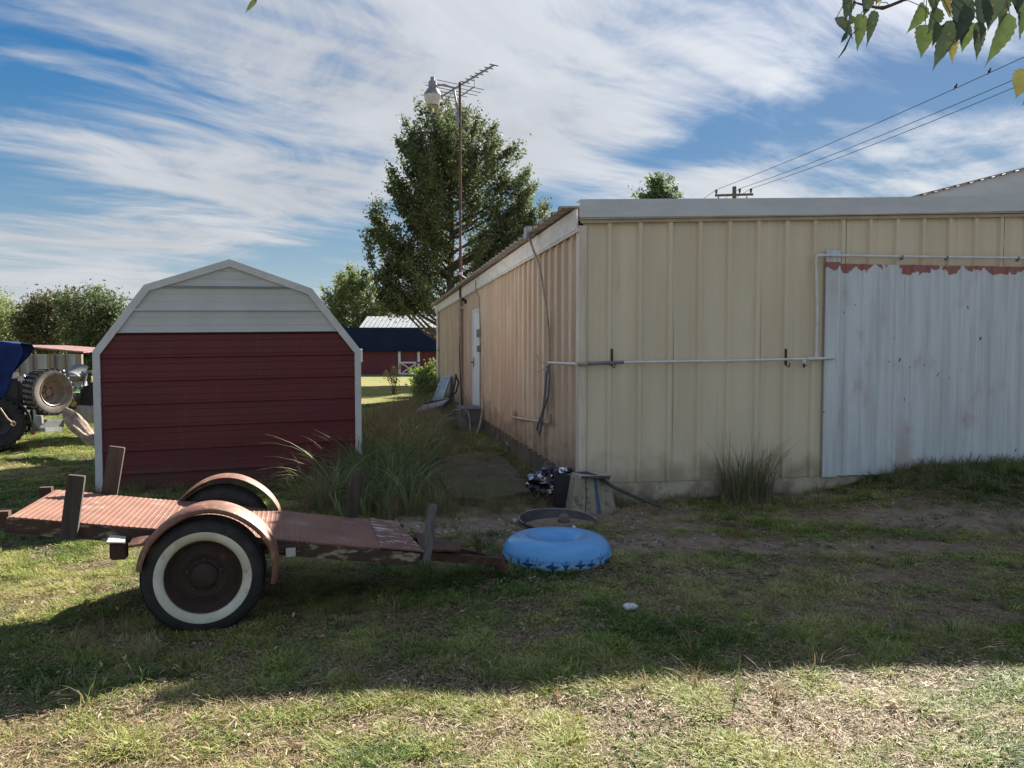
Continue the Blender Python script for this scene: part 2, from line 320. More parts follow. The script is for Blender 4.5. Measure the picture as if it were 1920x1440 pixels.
def patch_mat():
    m, t, p = base_mat('patch_sheet'); n = t.nodes; lk = t.links
    co = n.new('ShaderNodeTexCoord')
    def nz(st, sc_, d=6, w=0):
        mp = n.new('ShaderNodeMapping'); mp.inputs['Scale'].default_value = st; mp.inputs['Location'].default_value = (w, w, w); lk.new(co.outputs['Object'], mp.inputs[0])
        q = n.new('ShaderNodeTexNoise'); q.inputs['Scale'].default_value = sc_; q.inputs['Detail'].default_value = d; q.inputs['Roughness'].default_value = .6; lk.new(mp.outputs[0], q.inputs[0]); return q.outputs['Fac']
    def rp(v, a, b, c=0, d=1):
        r = n.new('ShaderNodeMapRange'); r.interpolation_type = 'SMOOTHSTEP'; lk.new(v, r.inputs[0])
        for i, q in enumerate((a, b, c, d)): r.inputs[i + 1].default_value = q
        return r.outputs[0]
    def mx_(f, a, b):
        x = n.new('ShaderNodeMix'); x.data_type = 'RGBA'; lk.new(f, x.inputs[0])
        for i, q in ((6, a), (7, b)):
            if isinstance(q, tuple): x.inputs[i].default_value = (*q, 1)
            else: lk.new(q, x.inputs[i])
        return x.outputs[2]
    def mt(op, a, b):
        q = n.new('ShaderNodeMath'); q.operation = op
        for i, v in enumerate((a, b)):
            if isinstance(v, (int, float)): q.inputs[i].default_value = v
            else: lk.new(v, q.inputs[i])
        return q.outputs[0]
    c = mx_(rp(nz((5, 5, .3), 2.2), .35, .68), (.72, .77, .78), (.58, .62, .62))
    c = mx_(rp(nz((1.2, 1.2, .8), 1.6, 8, 4), .53, .70), c, (.56, .50, .48))
    # specks
    c = mx_(rp(nz((1, 1, .5), 16, 2, 9), .725, .75), c, (.08, .08, .08))
    # red primer showing in a ragged band along the top
    sp = n.new('ShaderNodeSeparateXYZ'); lk.new(co.outputs['Object'], sp.inputs[0])
    top = rp(sp.outputs[2], 2.32, 2.50, 0, 1)
    f = mt('ADD', mt('MULTIPLY', nz((1, 1, .8), 6.5, 3, 2), 1.0), mt('MULTIPLY', top, .42))
    f2 = mt('MULTIPLY', mt('MULTIPLY', rp(f, .82, .845), rp(sp.outputs[2], 2.38, 2.42)), rp(sp.outputs[2], 2.535, 2.525))
    c = mx_(f2, c, (.36, .14, .12))
    lk.new(c, p.inputs['Base Color']); p.inputs['Roughness'].default_value = .45; p.inputs['Metallic'].default_value = .1
    b = n.new('ShaderNodeBump'); b.inputs['Strength'].default_value = .15; b.inputs['Distance'].default_value = .01; lk.new(nz((1, 1, 1), 30), b.inputs['Height']); lk.new(b.outputs[0], p.inputs['Normal'])
    return m
M['patch'] = patch_mat()
def splash(m, z0, z1, col, amt=.75):
    '''mud splashed up the foot of a wall'''
    t = m.node_tree; n = t.nodes; lk = t.links; p = n['Principled BSDF']; src = p.inputs['Base Color'].links[0].from_socket
    co = n.new('ShaderNodeTexCoord'); sp = n.new('ShaderNodeSeparateXYZ'); lk.new(co.outputs['Object'], sp.inputs[0])
    q = n.new('ShaderNodeTexNoise'); q.inputs['Scale'].default_value = 5; q.inputs['Detail'].default_value = 8; lk.new(co.outputs['Object'], q.inputs[0])
    a_ = n.new('ShaderNodeMath'); a_.operation = 'MULTIPLY_ADD'; lk.new(q.outputs['Fac'], a_.inputs[0]); a_.inputs[1].default_value = -(z1 - z0) * 1.6; lk.new(sp.outputs[2], a_.inputs[2])
    r = n.new('ShaderNodeMapRange'); r.interpolation_type = 'SMOOTHSTEP'; lk.new(a_.outputs[0], r.inputs[0])
    off = -(z1 - z0) * .8
    for i, v in enumerate((z0 + off, z1 + off, amt, 0)): r.inputs[i + 1].default_value = v
    x = n.new('ShaderNodeMix'); x.data_type = 'RGBA'; lk.new(r.outputs[0], x.inputs[0]); lk.new(src, x.inputs[6]); x.inputs[7].default_value = (*col, 1); lk.new(x.outputs[2], p.inputs['Base Color'])
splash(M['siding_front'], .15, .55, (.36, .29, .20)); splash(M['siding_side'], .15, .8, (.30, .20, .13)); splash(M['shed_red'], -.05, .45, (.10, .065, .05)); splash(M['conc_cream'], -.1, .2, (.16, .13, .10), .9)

def ground_mat():
    m, t, p = base_mat('ground_soil'); n = t.nodes; lk = t.links
    co = n.new('ShaderNodeTexCoord')
    def nz(s, d=6, st=(1, 1, 1)):
        mp = n.new('ShaderNodeMapping'); mp.inputs['Scale'].default_value = st; lk.new(co.outputs['Object'], mp.inputs[0])
        q = n.new('ShaderNodeTexNoise'); q.inputs['Scale'].default_value = s; q.inputs['Detail'].default_value = d; q.inputs['Roughness'].default_value = .65; lk.new(mp.outputs[0], q.inputs[0]); return q.outputs['Fac']
    def rp(v, a, b):
        r = n.new('ShaderNodeMapRange'); r.interpolation_type = 'SMOOTHSTEP'; lk.new(v, r.inputs[0]); r.inputs[1].default_value = a; r.inputs[2].default_value = b; return r.outputs[0]
    def mx_(f, a, b):
        x = n.new('ShaderNodeMix'); x.data_type = 'RGBA'; lk.new(f, x.inputs[0])
        for i, q in ((6, a), (7, b)):
            if isinstance(q, tuple): x.inputs[i].default_value = (*q, 1)
            else: lk.new(q, x.inputs[i])
        return x.outputs[2]
    at = n.new('ShaderNodeAttribute'); at.attribute_name = 'dirt'
    far = n.new('ShaderNodeAttribute'); far.attribute_name = 'far'
    thatch = mx_(rp(nz(30), .35, .65), (.12, .095, .052), (.05, .042, .023))
    soil = mx_(rp(nz(14), .35, .65), (.36, .27, .20), (.24, .18, .13))
    c = mx_(at.outputs['Fac'], thatch, soil)
    lawn = mx_(rp(nz(.35, 8, (1, .5, 1)), .35, .65), (.17, .19, .045), (.25, .21, .08))
    c = mx_(far.outputs['Fac'], c, lawn)
    lk.new(c, p.inputs['Base Color']); p.inputs['Roughness'].default_value = .95; p.inputs['Specular IOR Level'].default_value = .15
    b = n.new('ShaderNodeBump'); b.inputs['Strength'].default_value = .8; b.inputs['Distance'].default_value = .02; lk.new(nz(28, 8), b.inputs['Height']); lk.new(b.outputs[0], p.inputs['Normal'])
    return m

# ------------------------------------------------------------------ ground
xs = np.concatenate([-np.geomspace(900, 10, 22), np.arange(-9.5, 9.51, .11), np.geomspace(10, 900, 22)])
ys = np.concatenate([[-300, -100, -30, -8, -2, 0, 1, 1.6], np.arange(2, 14.01, .11), np.geomspace(14.3, 1500, 70)])
XX, YY = np.meshgrid(xs, ys, indexing='ij'); ZZ = H(XX, YY)
nv = len(ys); idx = np.arange(len(xs) * nv).reshape(len(xs), nv)
fc = np.stack([idx[:-1, :-1], idx[1:, :-1], idx[1:, 1:], idx[:-1, 1:]], -1).reshape(-1, 4)
me = bpy.data.meshes.new('ground'); me.from_pydata(np.stack([XX, YY, ZZ], -1).reshape(-1, 3).tolist(), [], fc.tolist())
a = me.attributes.new('dirt', 'FLOAT', 'POINT'); a.data.foreach_set('value', dirtf(XX, YY).reshape(-1).astype(np.float32))
a = me.attributes.new('far', 'FLOAT', 'POINT'); a.data.foreach_set('value', ss(10, 17, YY).reshape(-1).astype(np.float32))
me.polygons.foreach_set('use_smooth', [True] * len(me.polygons)); me.materials.append(ground_mat())
g_ = bpy.data.objects.new('ground', me); COL.objects.link(g_); tag(g_, 'patchy backyard lawn and bare reddish soil', kind='structure')

# ------------------------------------------------------------------ corrugated sheet
def profile(length, pitch, phase, rib=.03, kind='R'):
    pts = []
    k = math.floor((0 - phase) / pitch) - 1
    raw = []
    while phase + k * pitch < length + pitch:
        c = phase + k * pitch
        if kind == 'R':
            raw += [(c - .036, 0), (c - .018, rib), (c + .018, rib), (c + .036, 0), (c + pitch / 3 - .012, 0), (c + pitch / 3, .004), (c + pitch / 3 + .012, 0), (c + 2 * pitch / 3 - .012, 0), (c + 2 * pitch / 3, .004), (c + 2 * pitch / 3 + .012, 0)]
        elif kind == 'S':
            raw += [(c - .03, 0), (c - .012, rib), (c + .012, rib), (c + .03, 0), (c + pitch / 2 - .02, 0), (c + pitch / 2 - .01, .005), (c + pitch / 2 + .01, .005), (c + pitch / 2 + .02, 0)]
        k += 1
    def at(x):
        for (x0, y0), (x1, y1) in zip(raw, raw[1:]):
            if x0 <= x <= x1: return y0 + (y1 - y0) * (x - x0) / max(1e-6, x1 - x0)
        return 0
    pts = [(0, at(0))] + [q for q in raw if 1e-4 < q[0] < length - 1e-4] + [(length, at(length))]
    return pts

# ------------------------------------------------------------------ metal building
TB = R(10.2)
uf = Vector((math.cos(TB), math.sin(TB), 0)); us = Vector((-math.sin(TB), math.cos(TB), 0))
nf = -us; ns = -uf
C0 = Vector((.713, 7.85, 0))
def FW(s, z, off=0): return C0 + uf * s + nf * off + Z3 * z
def SW(t, z, off=0): return C0 + us * t + ns * off + Z3 * z
SLOPE = .046; SB = .215; PITCHR = .326
bld = thing('metal_building', C0, 'long low beige metal-sided building with grey fascia and white patched front', 'building')
def top_f(s): return 2.868 + .043 * s
# front sheets
W = .978; s0 = .008; k = 0
while s0 < 7.6:
    s1 = min(s0 + W, 7.7); b = MB(); pr = profile(s1 - s0, PITCHR, (.607 - s0) % PITCHR, .036)
    lev = [0, .25, .5, .75, 1]; wob = rng.normal(0, .0025, (len(pr), 5))
    vs = []
    for i, (a_, r_) in enumerate(pr):
        for j, q in enumerate(lev): vs.append(FW(s0 + a_, SB + (top_f(s0 + a_) - SB) * q, r_ + .003 * (k % 2) + wob[i // 3][j]))
    fs = [(i * 5 + j, (i + 1) * 5 + j, (i + 1) * 5 + j + 1, i * 5 + j + 1) for i in range(len(pr) - 1) for j in range(4)]
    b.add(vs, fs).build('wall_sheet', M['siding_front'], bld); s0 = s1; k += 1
# side sheets, with the door opening left out
door_t0, door_t1, door_z0, door_z1 = 7.44, 8.50, .34, 2.40
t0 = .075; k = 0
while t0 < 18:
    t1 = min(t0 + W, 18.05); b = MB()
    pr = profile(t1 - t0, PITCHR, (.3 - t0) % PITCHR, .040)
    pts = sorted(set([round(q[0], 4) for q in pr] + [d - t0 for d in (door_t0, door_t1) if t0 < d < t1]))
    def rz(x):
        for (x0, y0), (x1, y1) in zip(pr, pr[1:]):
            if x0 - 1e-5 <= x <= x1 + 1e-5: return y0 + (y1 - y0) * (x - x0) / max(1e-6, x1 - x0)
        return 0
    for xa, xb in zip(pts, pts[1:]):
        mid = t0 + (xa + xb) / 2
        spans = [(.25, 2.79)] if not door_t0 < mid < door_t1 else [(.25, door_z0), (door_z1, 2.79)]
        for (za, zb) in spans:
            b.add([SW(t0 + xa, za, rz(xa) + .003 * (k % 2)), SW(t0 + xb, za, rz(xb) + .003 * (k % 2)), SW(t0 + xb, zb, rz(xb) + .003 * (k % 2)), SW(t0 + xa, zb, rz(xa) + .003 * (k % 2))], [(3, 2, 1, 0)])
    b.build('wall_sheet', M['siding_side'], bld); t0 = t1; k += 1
def fbox(name, sa, sb, za, zb, oa, ob_, mat, slope=0, parent=bld):
    p = [FW(sa, za, oa), FW(sb, za + slope * (sb - sa), oa), FW(sb, zb + slope * (sb - sa), oa), FW(sa, zb, oa)]
    return MB().prism(p, nf * (ob_ - oa)).build(name, mat, parent)
def sbox(name, ta, tb, za, zb, oa, ob_, mat, parent=bld):
    p = [SW(ta, za, oa), SW(tb, za, oa), SW(tb, zb, oa), SW(ta, zb, oa)]
    return MB().prism(p, ns * (ob_ - oa)).build(name, mat, parent)
# corner trim, foundation, fascia
b = MB(); b.prism([C0 + uf * .035 + nf * .037 + Z3 * .2, C0 + uf * -.042 + nf * .037 + Z3 * .2, C0 + uf * -.042 + us * .085 + Z3 * .2, C0 + uf * -.037 + us * .085 + Z3 * .2, C0 + uf * -.037 + nf * .032 + Z3 * .2, C0 + uf * .035 + nf * .032 + Z3 * .2], Z3 * 2.64)
b.build('corner_trim', M['corner'], bld)
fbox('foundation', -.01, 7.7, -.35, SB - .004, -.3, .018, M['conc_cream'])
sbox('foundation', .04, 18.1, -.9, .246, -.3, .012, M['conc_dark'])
fbox('eave_trim', -.03, 7.7, 2.862, 2.895, .035, .05, M['soffit'], .043)
fbox('soffit', -.03, 7.7, 2.896, 2.912, -.05, .075, M['soffit'], .044)
# fascia in lengths with a slight sag at the joint
for (sa, sb, dz0) in [(-.045, 3.02, 0), (3.022, 7.7, 0)]:
    z0_ = 2.914 + (.0405 * max(sa, 0) if sa < 1 else .0405 * 3.02)
    sl = .0405 if sa < 1 else .0505
    fbox('fascia', sa, sb, z0_, z0_ + .172, .045, .082, M['fascia'], sl)
    p = [FW(sa, z0_ + .172, .0815), FW(sb, z0_ + .172 + sl * (sb - sa), .0815), FW(sb, z0_ + .179 + sl * (sb - sa), .0815), FW(sa, z0_ + .179, .0815)]
    MB().prism(p, us * .16).build('fascia_cap', M['fascia'], bld)
sbox('fascia', .0, 18.1, 2.806, 3.012, .045, .07, M['fascia_w'])
b = MB().tube([SW(-.04, 2.792, .05), SW(18.05, 2.792, .05)], .017, 8); b.build('eave_moulding', M['fascia_w'], bld, True)
# roof sheets rising to the right
t0 = .09; k = 0
while t0 < 18:
    t1 = min(t0 + .975, 18.3); pr = profile(t1 - t0, .325, (.2 - t0) % .325, .036); b = MB(); vs = []
    for (a_, r_) in pr:
        for s_ in (-.20, 8.2):
            vs.append(SW(t0 + a_, 3.04 + .046 * s_ + r_ + .003 * (k % 2), -s_))
    n_ = len(pr); vs2 = [Vector(v) - Z3 * .006 for v in vs]
    fs = [(2 * i, 2 * i + 1, 2 * i + 3, 2 * i + 2) for i in range(n_ - 1)]; o2 = 2 * n_
    fs += [tuple(q + o2 for q in f_[::-1]) for f_ in fs] + [(2 * i, 2 * i + 2, 2 * i + 2 + o2, 2 * i + o2) for i in range(n_ - 1)]
    b.add(vs + vs2, fs).build('roof_sheet', M['roof'], bld); t0 = t1; k += 1
# far and right walls close the volume
MB().add([FW(0, 0), FW(7.7, 0), FW(7.7, 3.2), FW(0, 2.8)], []).build  # (front is the sheets)
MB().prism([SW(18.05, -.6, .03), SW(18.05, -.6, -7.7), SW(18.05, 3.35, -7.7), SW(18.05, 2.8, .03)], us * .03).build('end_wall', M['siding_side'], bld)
MB().prism([FW(7.72, -.3, 0), FW(7.72, -.3, -18), FW(7.72, 3.3, -18), FW(7.72, 3.2, 0)], uf * .03).build('side_wall', M['siding_front'], bld)
# white patched sheets
pz0, pz1 = .222, 2.513
s0 = 2.83; k = 0
while s0 < 7.3:
    s1 = min(s0 + .80, 7.4); pr = profile(s1 - s0, .2, (.1) % .2, .022, 'S'); b = MB(); vs = []
    for (a_, r_) in pr:
        for q in (0, .5, 1): vs.append(FW(s0 + a_, pz0 + (pz1 + .004 * k - pz0) * q, .044 + r_ + .0025 * (k % 2) + rng.normal(0, .001)))
    n_ = len(pr)
    b.add(vs, [(i * 3 + j, (i + 1) * 3 + j, (i + 1) * 3 + j + 1, i * 3 + j + 1) for i in range(n_ - 1) for j in range(2)])
    o_ = b.build('patch_sheet', M['patch'], bld); o_['label'] = 'faded white ribbed sheet with red primer showing along its top'; s0 = s1; k += 1
b = MB(); pr = [(0, 0), (.03, .0), (.045, .006), (.06, .0), (.125, .0), (.135, .012), (.16, .012)]; vs = []
for (a_, r_) in pr:
    for q in (pz0 - .01, 2.655): vs.append(FW(2.682 + a_, q, .052 + r_))
vs += [FW(2.682, pz0 - .01, .034), FW(2.682, 2.655, .034)]
b.add(vs, [(2 * i, 2 * i + 2, 2 * i + 3, 2 * i + 1) for i in range(len(pr) - 1)] + [(0, 1, 15, 14)])
b.build('edge_strip', M['patch'], bld)
# screw heads on front: shared mesh
sm = None
for i in range(46):
    s_ = .25 + rng.random() * 2.2 if i < 16 else 2.72 + rng.random() * 2.6
    z_ = random.choice([.34, 1.1, 1.9, 2.72]) if i < 16 else random.choice([.30, .8, 1.5, 2.1, 2.56])
    off = .003 if i < 16 else .05
    if sm is None: o_ = MB().lathe([(0, .004), (.006, .004), (.009, 0)], (0, 0, 0), nf, 8).build('screw', M['dark_metal'], bld); sm = o_.data
    else: o_ = bpy.data.objects.new('screw', sm); COL.objects.link(o_); o_.parent = bld
    o_.location = FW(s_, z_, off) - C0
# door in the side wall
dr = MB().prism([SW(door_t0 + .05, door_z0 + .02, -.02), SW(door_t1 - .05, door_z0 + .02, -.02), SW(door_t1 - .05, door_z1 - .04, -.02), SW(door_t0 + .05, door_z1 - .04, -.02)], ns * .045).build('door', M['door_white'], bld)
b = MB()
for (ta, tb, za, zb) in [(door_t0, door_t0 + .05, door_z0, door_z1), (door_t1 - .05, door_t1, door_z0, door_z1), (door_t0 + .05, door_t1 - .05, door_z1 - .04, door_z1), (door_t0 + .05, door_t1 - .05, door_z0, door_z0 + .02)]:
    b.prism([SW(ta, za, -.03), SW(tb, za, -.03), SW(tb, zb, -.03), SW(ta, zb, -.03)], ns * .075)
b.build('door_frame', M['white'], bld)
b = MB().tube([SW(8.38, 1.32, .02), SW(8.38, 1.32, .085), SW(8.27, 1.32, .09)], .014, 8); b.prism([SW(8.35, 1.22, .026), SW(8.41, 1.22, .026), SW(8.41, 1.42, .026), SW(8.35, 1.42, .026)], ns * .01); b.build('door_handle', M['dark_metal'], dr)

# ------------------------------------------------------------------ building behind, upper right
B2 = D(1705, 371, 12.6); nb = uf
bl2 = thing('tall_building', (B2.x, B2.y, 0), 'blue-grey gable end of a taller building rising behind the low roof at right', 'building')
sl2 = .262
def BK(s, z, o=0): return Vector((B2.x, B2.y, 0)) + uf * s + nf * o + Z3 * z
zb = B2.z
MB().prism([BK(-.6, -.2), BK(9.0, -.2), BK(9.0, zb + sl2 * 4.2 - sl2 * 4.8), BK(4.2, zb + sl2 * 4.2 - .05), BK(-.6, zb - sl2 * .6 - .05)], us * 14).build('wall', M['siding_front'], bl2)
b = MB().prism([BK(-.75, zb - sl2 * .75 - .02, .03), BK(4.2, zb + sl2 * 4.2 - .02, .03), BK(4.2, zb + sl2 * 4.2 - .55, .03), BK(-.75, zb - sl2 * .75 - .55, .03)], nf * .05)
b.build('rake_board', M['fascia'], bl2)
b = MB().prism([BK(-.7, zb - sl2 * .7 - .50, .081), BK(4.2, zb + sl2 * 4.2 - .50, .081), BK(4.2, zb + sl2 * 4.2 - .54, .081), BK(-.7, zb - sl2 * .7 - .54, .081)], nf * .02)
b.build('rake_trim', M['metal_grey'], bl2)
for k in range(6):
    s_a = -.8 + k * .85
    pr = profile(.85, .2, .08, .028, 'S'); vs = []
    for (a_, r_) in pr:
        for o_ in (.12, -14): vs.append(BK(s_a + a_, zb + sl2 * (s_a + a_) + r_ - .01, o_))
    n_ = len(pr); vs2 = [v - Z3 * .012 for v in vs]; fs = [(2 * i, 2 * i + 1, 2 * i + 3, 2 * i + 2) for i in range(n_ - 1)]
    fs += [tuple(q + 2 * n_ for q in f_[::-1]) for f_ in fs] + [(2 * i, 2 * i + 2, 2 * i + 2 + 2 * n_, 2 * i + 2 * n_) for i in range(n_ - 1)]
    MB().add(vs + vs2, fs).build('roof_sheet', M['roof'], bl2)

# ------------------------------------------------------------------ pipes on the building
pp = thing('water_pipe', FW(2.58, .1, .08), 'white plastic water pipe running along the beige front wall and up round the patch', 'pipe')
FO = .07
MB().tube([FW(.40, 1.462, FO), FW(1.5, 1.474, FO + .004), FW(2.50, 1.494, FO)], .0135, 10).build('pipe', M['pvc'], pp, True)
MB().tube([FW(2.62, 1.497, FO), FW(2.74, 1.499, FO + .01)], .0135, 10).build('pipe', M['pvc'], pp, True)
MB().tube([FW(2.57, 1.55, FO), FW(2.565, 2.0, FO + .012), FW(2.548, 2.53, FO)], .0145, 10).build('pipe', M['pvc'], pp, True)
MB().tube([FW(2.60, 2.592, FO + .02), FW(3.6, 2.600, FO + .02), FW(4.8, 2.612, FO + .02), FW(7.0, 2.64, FO + .02)], .0135, 10).build('pipe', M['pvc'], pp, True)
MB().tube([FW(2.548, 2.52, FO), FW(2.55, 2.575, FO + .005), FW(2.565, 2.592, FO + .01), FW(2.62, 2.592, FO + .02)], .019, 10).build('elbow', M['pvc'], pp, True)
MB().tube([FW(2.49, 1.495, FO), FW(2.64, 1.497, FO)], .019, 10).tube([FW(2.57, 1.497, FO), FW(2.57, 1.565, FO)], .019, 10).build('tee', M['pvc'], pp, True)
MB().tube([FW(2.73, 1.499, FO + .01), FW(2.77, 1.499, FO + .01)], .018, 10).build('cap', M['pvc'], pp, True)
MB().tube([FW(2.43, 1.494, FO), FW(2.43, 1.445, FO)], .018, 10).build('tee', M['pvc'], pp, True)
MB().tube([FW(2.43, 1.45, FO), FW(2.43, 1.40, FO)], .012, 8).tube([FW(2.41, 1.42, FO + .02), FW(2.45, 1.42, FO + .02)], .006, 6).build('drain_tap', M['dark_metal'], pp, True)
MB().tube([FW(.02, 1.448, FO), FW(.34, 1.459, FO)], .019, 10).build('pipe_sleeve', M['pvc_grey'], pp, True)
MB().tube([FW(.33, 1.459, FO), FW(.42, 1.463, FO)], .018, 10).build('coupling', M['pvc_grey'], pp, True)
MB().tube([FW(-.06, 1.446, FO), FW(.03, 1.448, FO)], .021, 10).build('elbow', M['pvc_tan'], pp, True)
MB().tube([SW(-.05, 1.447, .075), SW(1.2, 1.44, .075)], .0145, 10).build('pipe', M['pvc'], pp, True)
for s_ in (.305, 2.235):
    b = MB().prism([FW(s_ - .012, 1.43, FO - .03), FW(s_ + .012, 1.43, FO - .03), FW(s_ + .012, 1.60, FO - .035), FW(s_ - .012, 1.60, FO - .035)], nf * .008)
    b.tube([FW(s_ - .02, 1.43, FO + .01), FW(s_ + .012, 1.405, FO + .02), FW(s_ + .02, 1.45, FO + .02)], .007, 6).build('strap', M['rust'], pp)
for s_, z_ in ((3.55, 2.585), (5.0, 2.60), (4.1, 2.592)):
    MB().box(FW(s_, z_, FO + .02), (.014, .05, .05), (uf, nf, Z3)).build('strap', M['metal_grey'], pp)

cd1 = thing('conduit', SW(1.3, .7, .05), 'tan conduit bending down the ribbed side wall from the eave to a hose loop', 'conduit')
MB().tube([SW(1.75, 2.98, .20), SW(1.70, 2.80, .15), SW(1.55, 2.60, .11), SW(1.35, 2.2, .085), SW(1.18, 1.80, .075), SW(1.14, 1.5, .075), SW(1.20, 1.1, .075), SW(1.28, .74, .075)], .016, 8).build('pipe', M['pvc_tan'], cd1, True)
MB().prism([SW(1.70, 2.96, .17), SW(1.86, 2.96, .17), SW(1.86, 3.10, .17), SW(1.70, 3.10, .17)], ns * .07).build('junction_box', M['metal_grey'], cd1)
MB().tube([SW(1.16, .735, .075), SW(1.5, .71, .08), SW(2.6, .645, .08), SW(3.4, .60, .08)], .02, 8).tube([SW(3.4, .595, .08), SW(3.5, .6, .08), SW(3.55, .68, .08)], .026, 8).tube([SW(1.12, .84, .075), SW(1.13, .74, .075), SW(1.22, .735, .075)], .026, 8).build('drain_pipe', M['pvc_tan'], cd1, True)
MB().tube([SW(1.14, 1.40, .10), SW(1.0, 1.25, .11), SW(1.02, 1.05, .12), SW(1.3, .85, .12), SW(1.55, .68, .12), SW(1.62, .60, .12), SW(1.5, .56, .12), SW(1.40, .64, .12), SW(1.32, .85, .11), SW(1.28, 1.05, .10), SW(1.22, 1.35, .09)], .015, 8).build('hose_loop', M['pvc_grey'], cd1, True)
MB().tube([SW(1.28, 1.42, .07), SW(1.6, 1.44, .09), SW(1.95, 1.52, .06)], .003, 5).tube([SW(1.25, 1.40, .07), SW(1.5, 1.34, .09), SW(1.9, 1.30, .07)], .003, 5).build('wire', M['dark_metal'], cd1)

mt_ = thing('electric_conduit', SW(7.3, .3, .05), 'thin conduit with meter boxes beside the white side door', 'conduit')
MB().tube([SW(7.6, 2.95, .09), SW(7.65, 2.75, .09), SW(7.32, 2.6, .06), SW(7.22, 2.0, .05), SW(7.26, .3, .05)], .014, 6).build('pipe', M['pvc_tan'], mt_, True)
MB().box(SW(7.2, 1.90, .08), (.12, .09, .16), (us, ns, Z3), .01).build('meter_box', M['metal_grey'], mt_)
MB().box(SW(7.2, 1.60, .08), (.10, .08, .13), (us, ns, Z3), .01).build('outlet_box', M['metal_grey'], mt_)
b = MB().box(SW(9.6, 2.64, .05), (.06, .06, .06), (us, ns, Z3)).tube([SW(9.6, 2.66, .05), SW(9.55, 2.72, .13)], .03, 8)
tag(b.build('wall_light', M['black'], None), 'small black spotlight on the beige side wall above the door', 'light')
dp = thing('downspout', SW(16.9, .1, .08), 'narrow white downspout at the far end of the beige side wall', 'pipe')
MB().tube([SW(16.9, 2.9, .09), SW(16.9, 2.5, .08), SW(16.9, .2, .08)], .035, 8).build('pipe', M['white'], dp, True)
MB().box(SW(16.9, 1.55, .08), (.1, .09, .03), (us, ns, Z3)).build('strap', M['metal_grey'], dp)

# ------------------------------------------------------------------ antenna mast with yard lamp
mp_ = Vector((-1.20, 18.0, .05))
mast = thing('antenna_mast', mp_, 'tall rusty antenna mast standing beside the beige side wall', 'mast')
MB().tube([mp_ + Z3 * .05, mp_ + Z3 * 2.75], .040, 10).build('lower_pole', M['mast_tan'], mast, True)
MB().tube([mp_ + Z3 * 2.75, mp_ + Z3 * 3.9], .037, 10).build('middle_pole', M['mast_rust'], mast, True)
MB().tube([mp_ + Z3 * 3.9, mp_ + Vector((0, 0, 7.68))], .030, 10).build('upper_pole', M['mast_rust'], mast, True)
MB().bar(mp_ + Z3 * 2.5, SW(9.9, 2.55, 0), .05, .05).build('bracket', M['mast_tan'], mast)
MB().tube([mp_ + Z3 * 3.28, mp_ + Vector((.12, .1, 3.2)), mp_ + Vector((.3, .3, 2.95))], .012, 6).lathe([(.045, -.03), (.05, 0), (.045, .03)], mp_ + Z3 * 3.3, Z3, 10).build('clamp', M['galv'], mast)
MB().tube([mp_ + Vector((.04, 0, 3.1)), mp_ + Vector((-.03, -.03, 1.5)), mp_ + Vector((.02, -.04, .2))], .012, 6).build('cable', M['dark_metal'], mast)
lt = thing('yard_lamp', mp_ + Vector((-.62, -.2, 7.2)), 'grey dusk-to-dawn yard lamp hanging from the top of the antenna mast', 'lamp')
LP = D(811, 178, 17.9)
MB().lathe([(.0, .38), (.045, .38), (.05, .30), (.09, .28), (.095, .12), (.13, .10), (.20, -.02), (.19, -.04), (0, -.03)], LP + Z3 * .02, Z3, 20).build('housing', M['metal_grey'], lt, True)
MB().lathe([(.195, -.02), (.18, -.12), (.15, -.22), (.13, -.23), (.125, -.2), (.17, -.1), (.18, -.03)], LP + Z3 * .0, Z3, 20).build('refractor_cup', M['cup'], lt, True)
MB().lathe([(.0, -.19), (.05, -.18), (.06, -.1), (.03, -.04)], LP, Z3, 12).build('bulb', M['white'], lt, True)
MB().tube([LP + Vector((.06, 0, .2)), LP + Vector((.26, .02, .24)), LP + Vector((.48, .06, .17)), mp_ + Vector((-.05, -.04, 7.05)), mp_ + Vector((-.02, -.04, 6.75))], .024, 8).build('arm', M['metal_grey'], lt, True)
MB().box(mp_ + Vector((-.06, -.05, 6.83)), (.08, .06, .3)).build('mount_plate', M['metal_grey'], lt)
BZ = 7.72
an = thing('television_antenna', mp_ + Z3 * 7.5, 'old yagi television antenna with many rods on top of the rusty mast', 'antenna')
A1 = D(926, 122, 16.95); A1.z = A1.z; A2 = Vector((-1.92, 19.35, A1.z))
bd = (A1 - A2).normalized(); el_d = Vector((-bd.y, bd.x, 0)).normalized() * -1
MB().bar(A2, A1, .035, .03).build('boom', M['metal_grey'], an)
MB().tube([mp_ + Vector((0, 0, 7.35)), A2 + (A1 - A2) * .70 - Z3 * .22], .016, 6).tube([A2 + (A1 - A2) * .70 - Z3 * .22, A2 + (A1 - A2) * .70], .006, 6).build('brace', M['metal_grey'], an)
for i in range(7):
    q = A2 + (A1 - A2) * (.55 + .45 * i / 6)
    MB().tube([q - el_d * .11, q + el_d * .11], .011, 6).build('short_rod', M['dark_metal'], an)
for i, (f_, ln, dz_) in enumerate([(.48, .62, 0), (.40, .66, 0), (.32, .70, 0), (.24, .55, -.02), (.16, .5, -.02), (.08, .5, 0)]):
    q = A2 + (A1 - A2) * f_
    MB().tube([q - el_d * ln, q + el_d * ln], .008, 5).build('long_rod', M['dark_metal'], an)
for sgn in (-1, 1):
    e_ = A2 + (A1 - A2) * .38; o_ = A2 + (A1 - A2) * -.02 + Z3 * sgn * .42
    MB().tube([e_, o_], .01, 5).build('reflector_arm', M['metal_grey'], an)
    for i in range(9):
        q = e_ + (o_ - e_) * (.15 + .85 * i / 8)
        MB().tube([q - el_d * .28, q + el_d * .28], .005, 4).build('reflector_rod', M['metal_grey'], an)

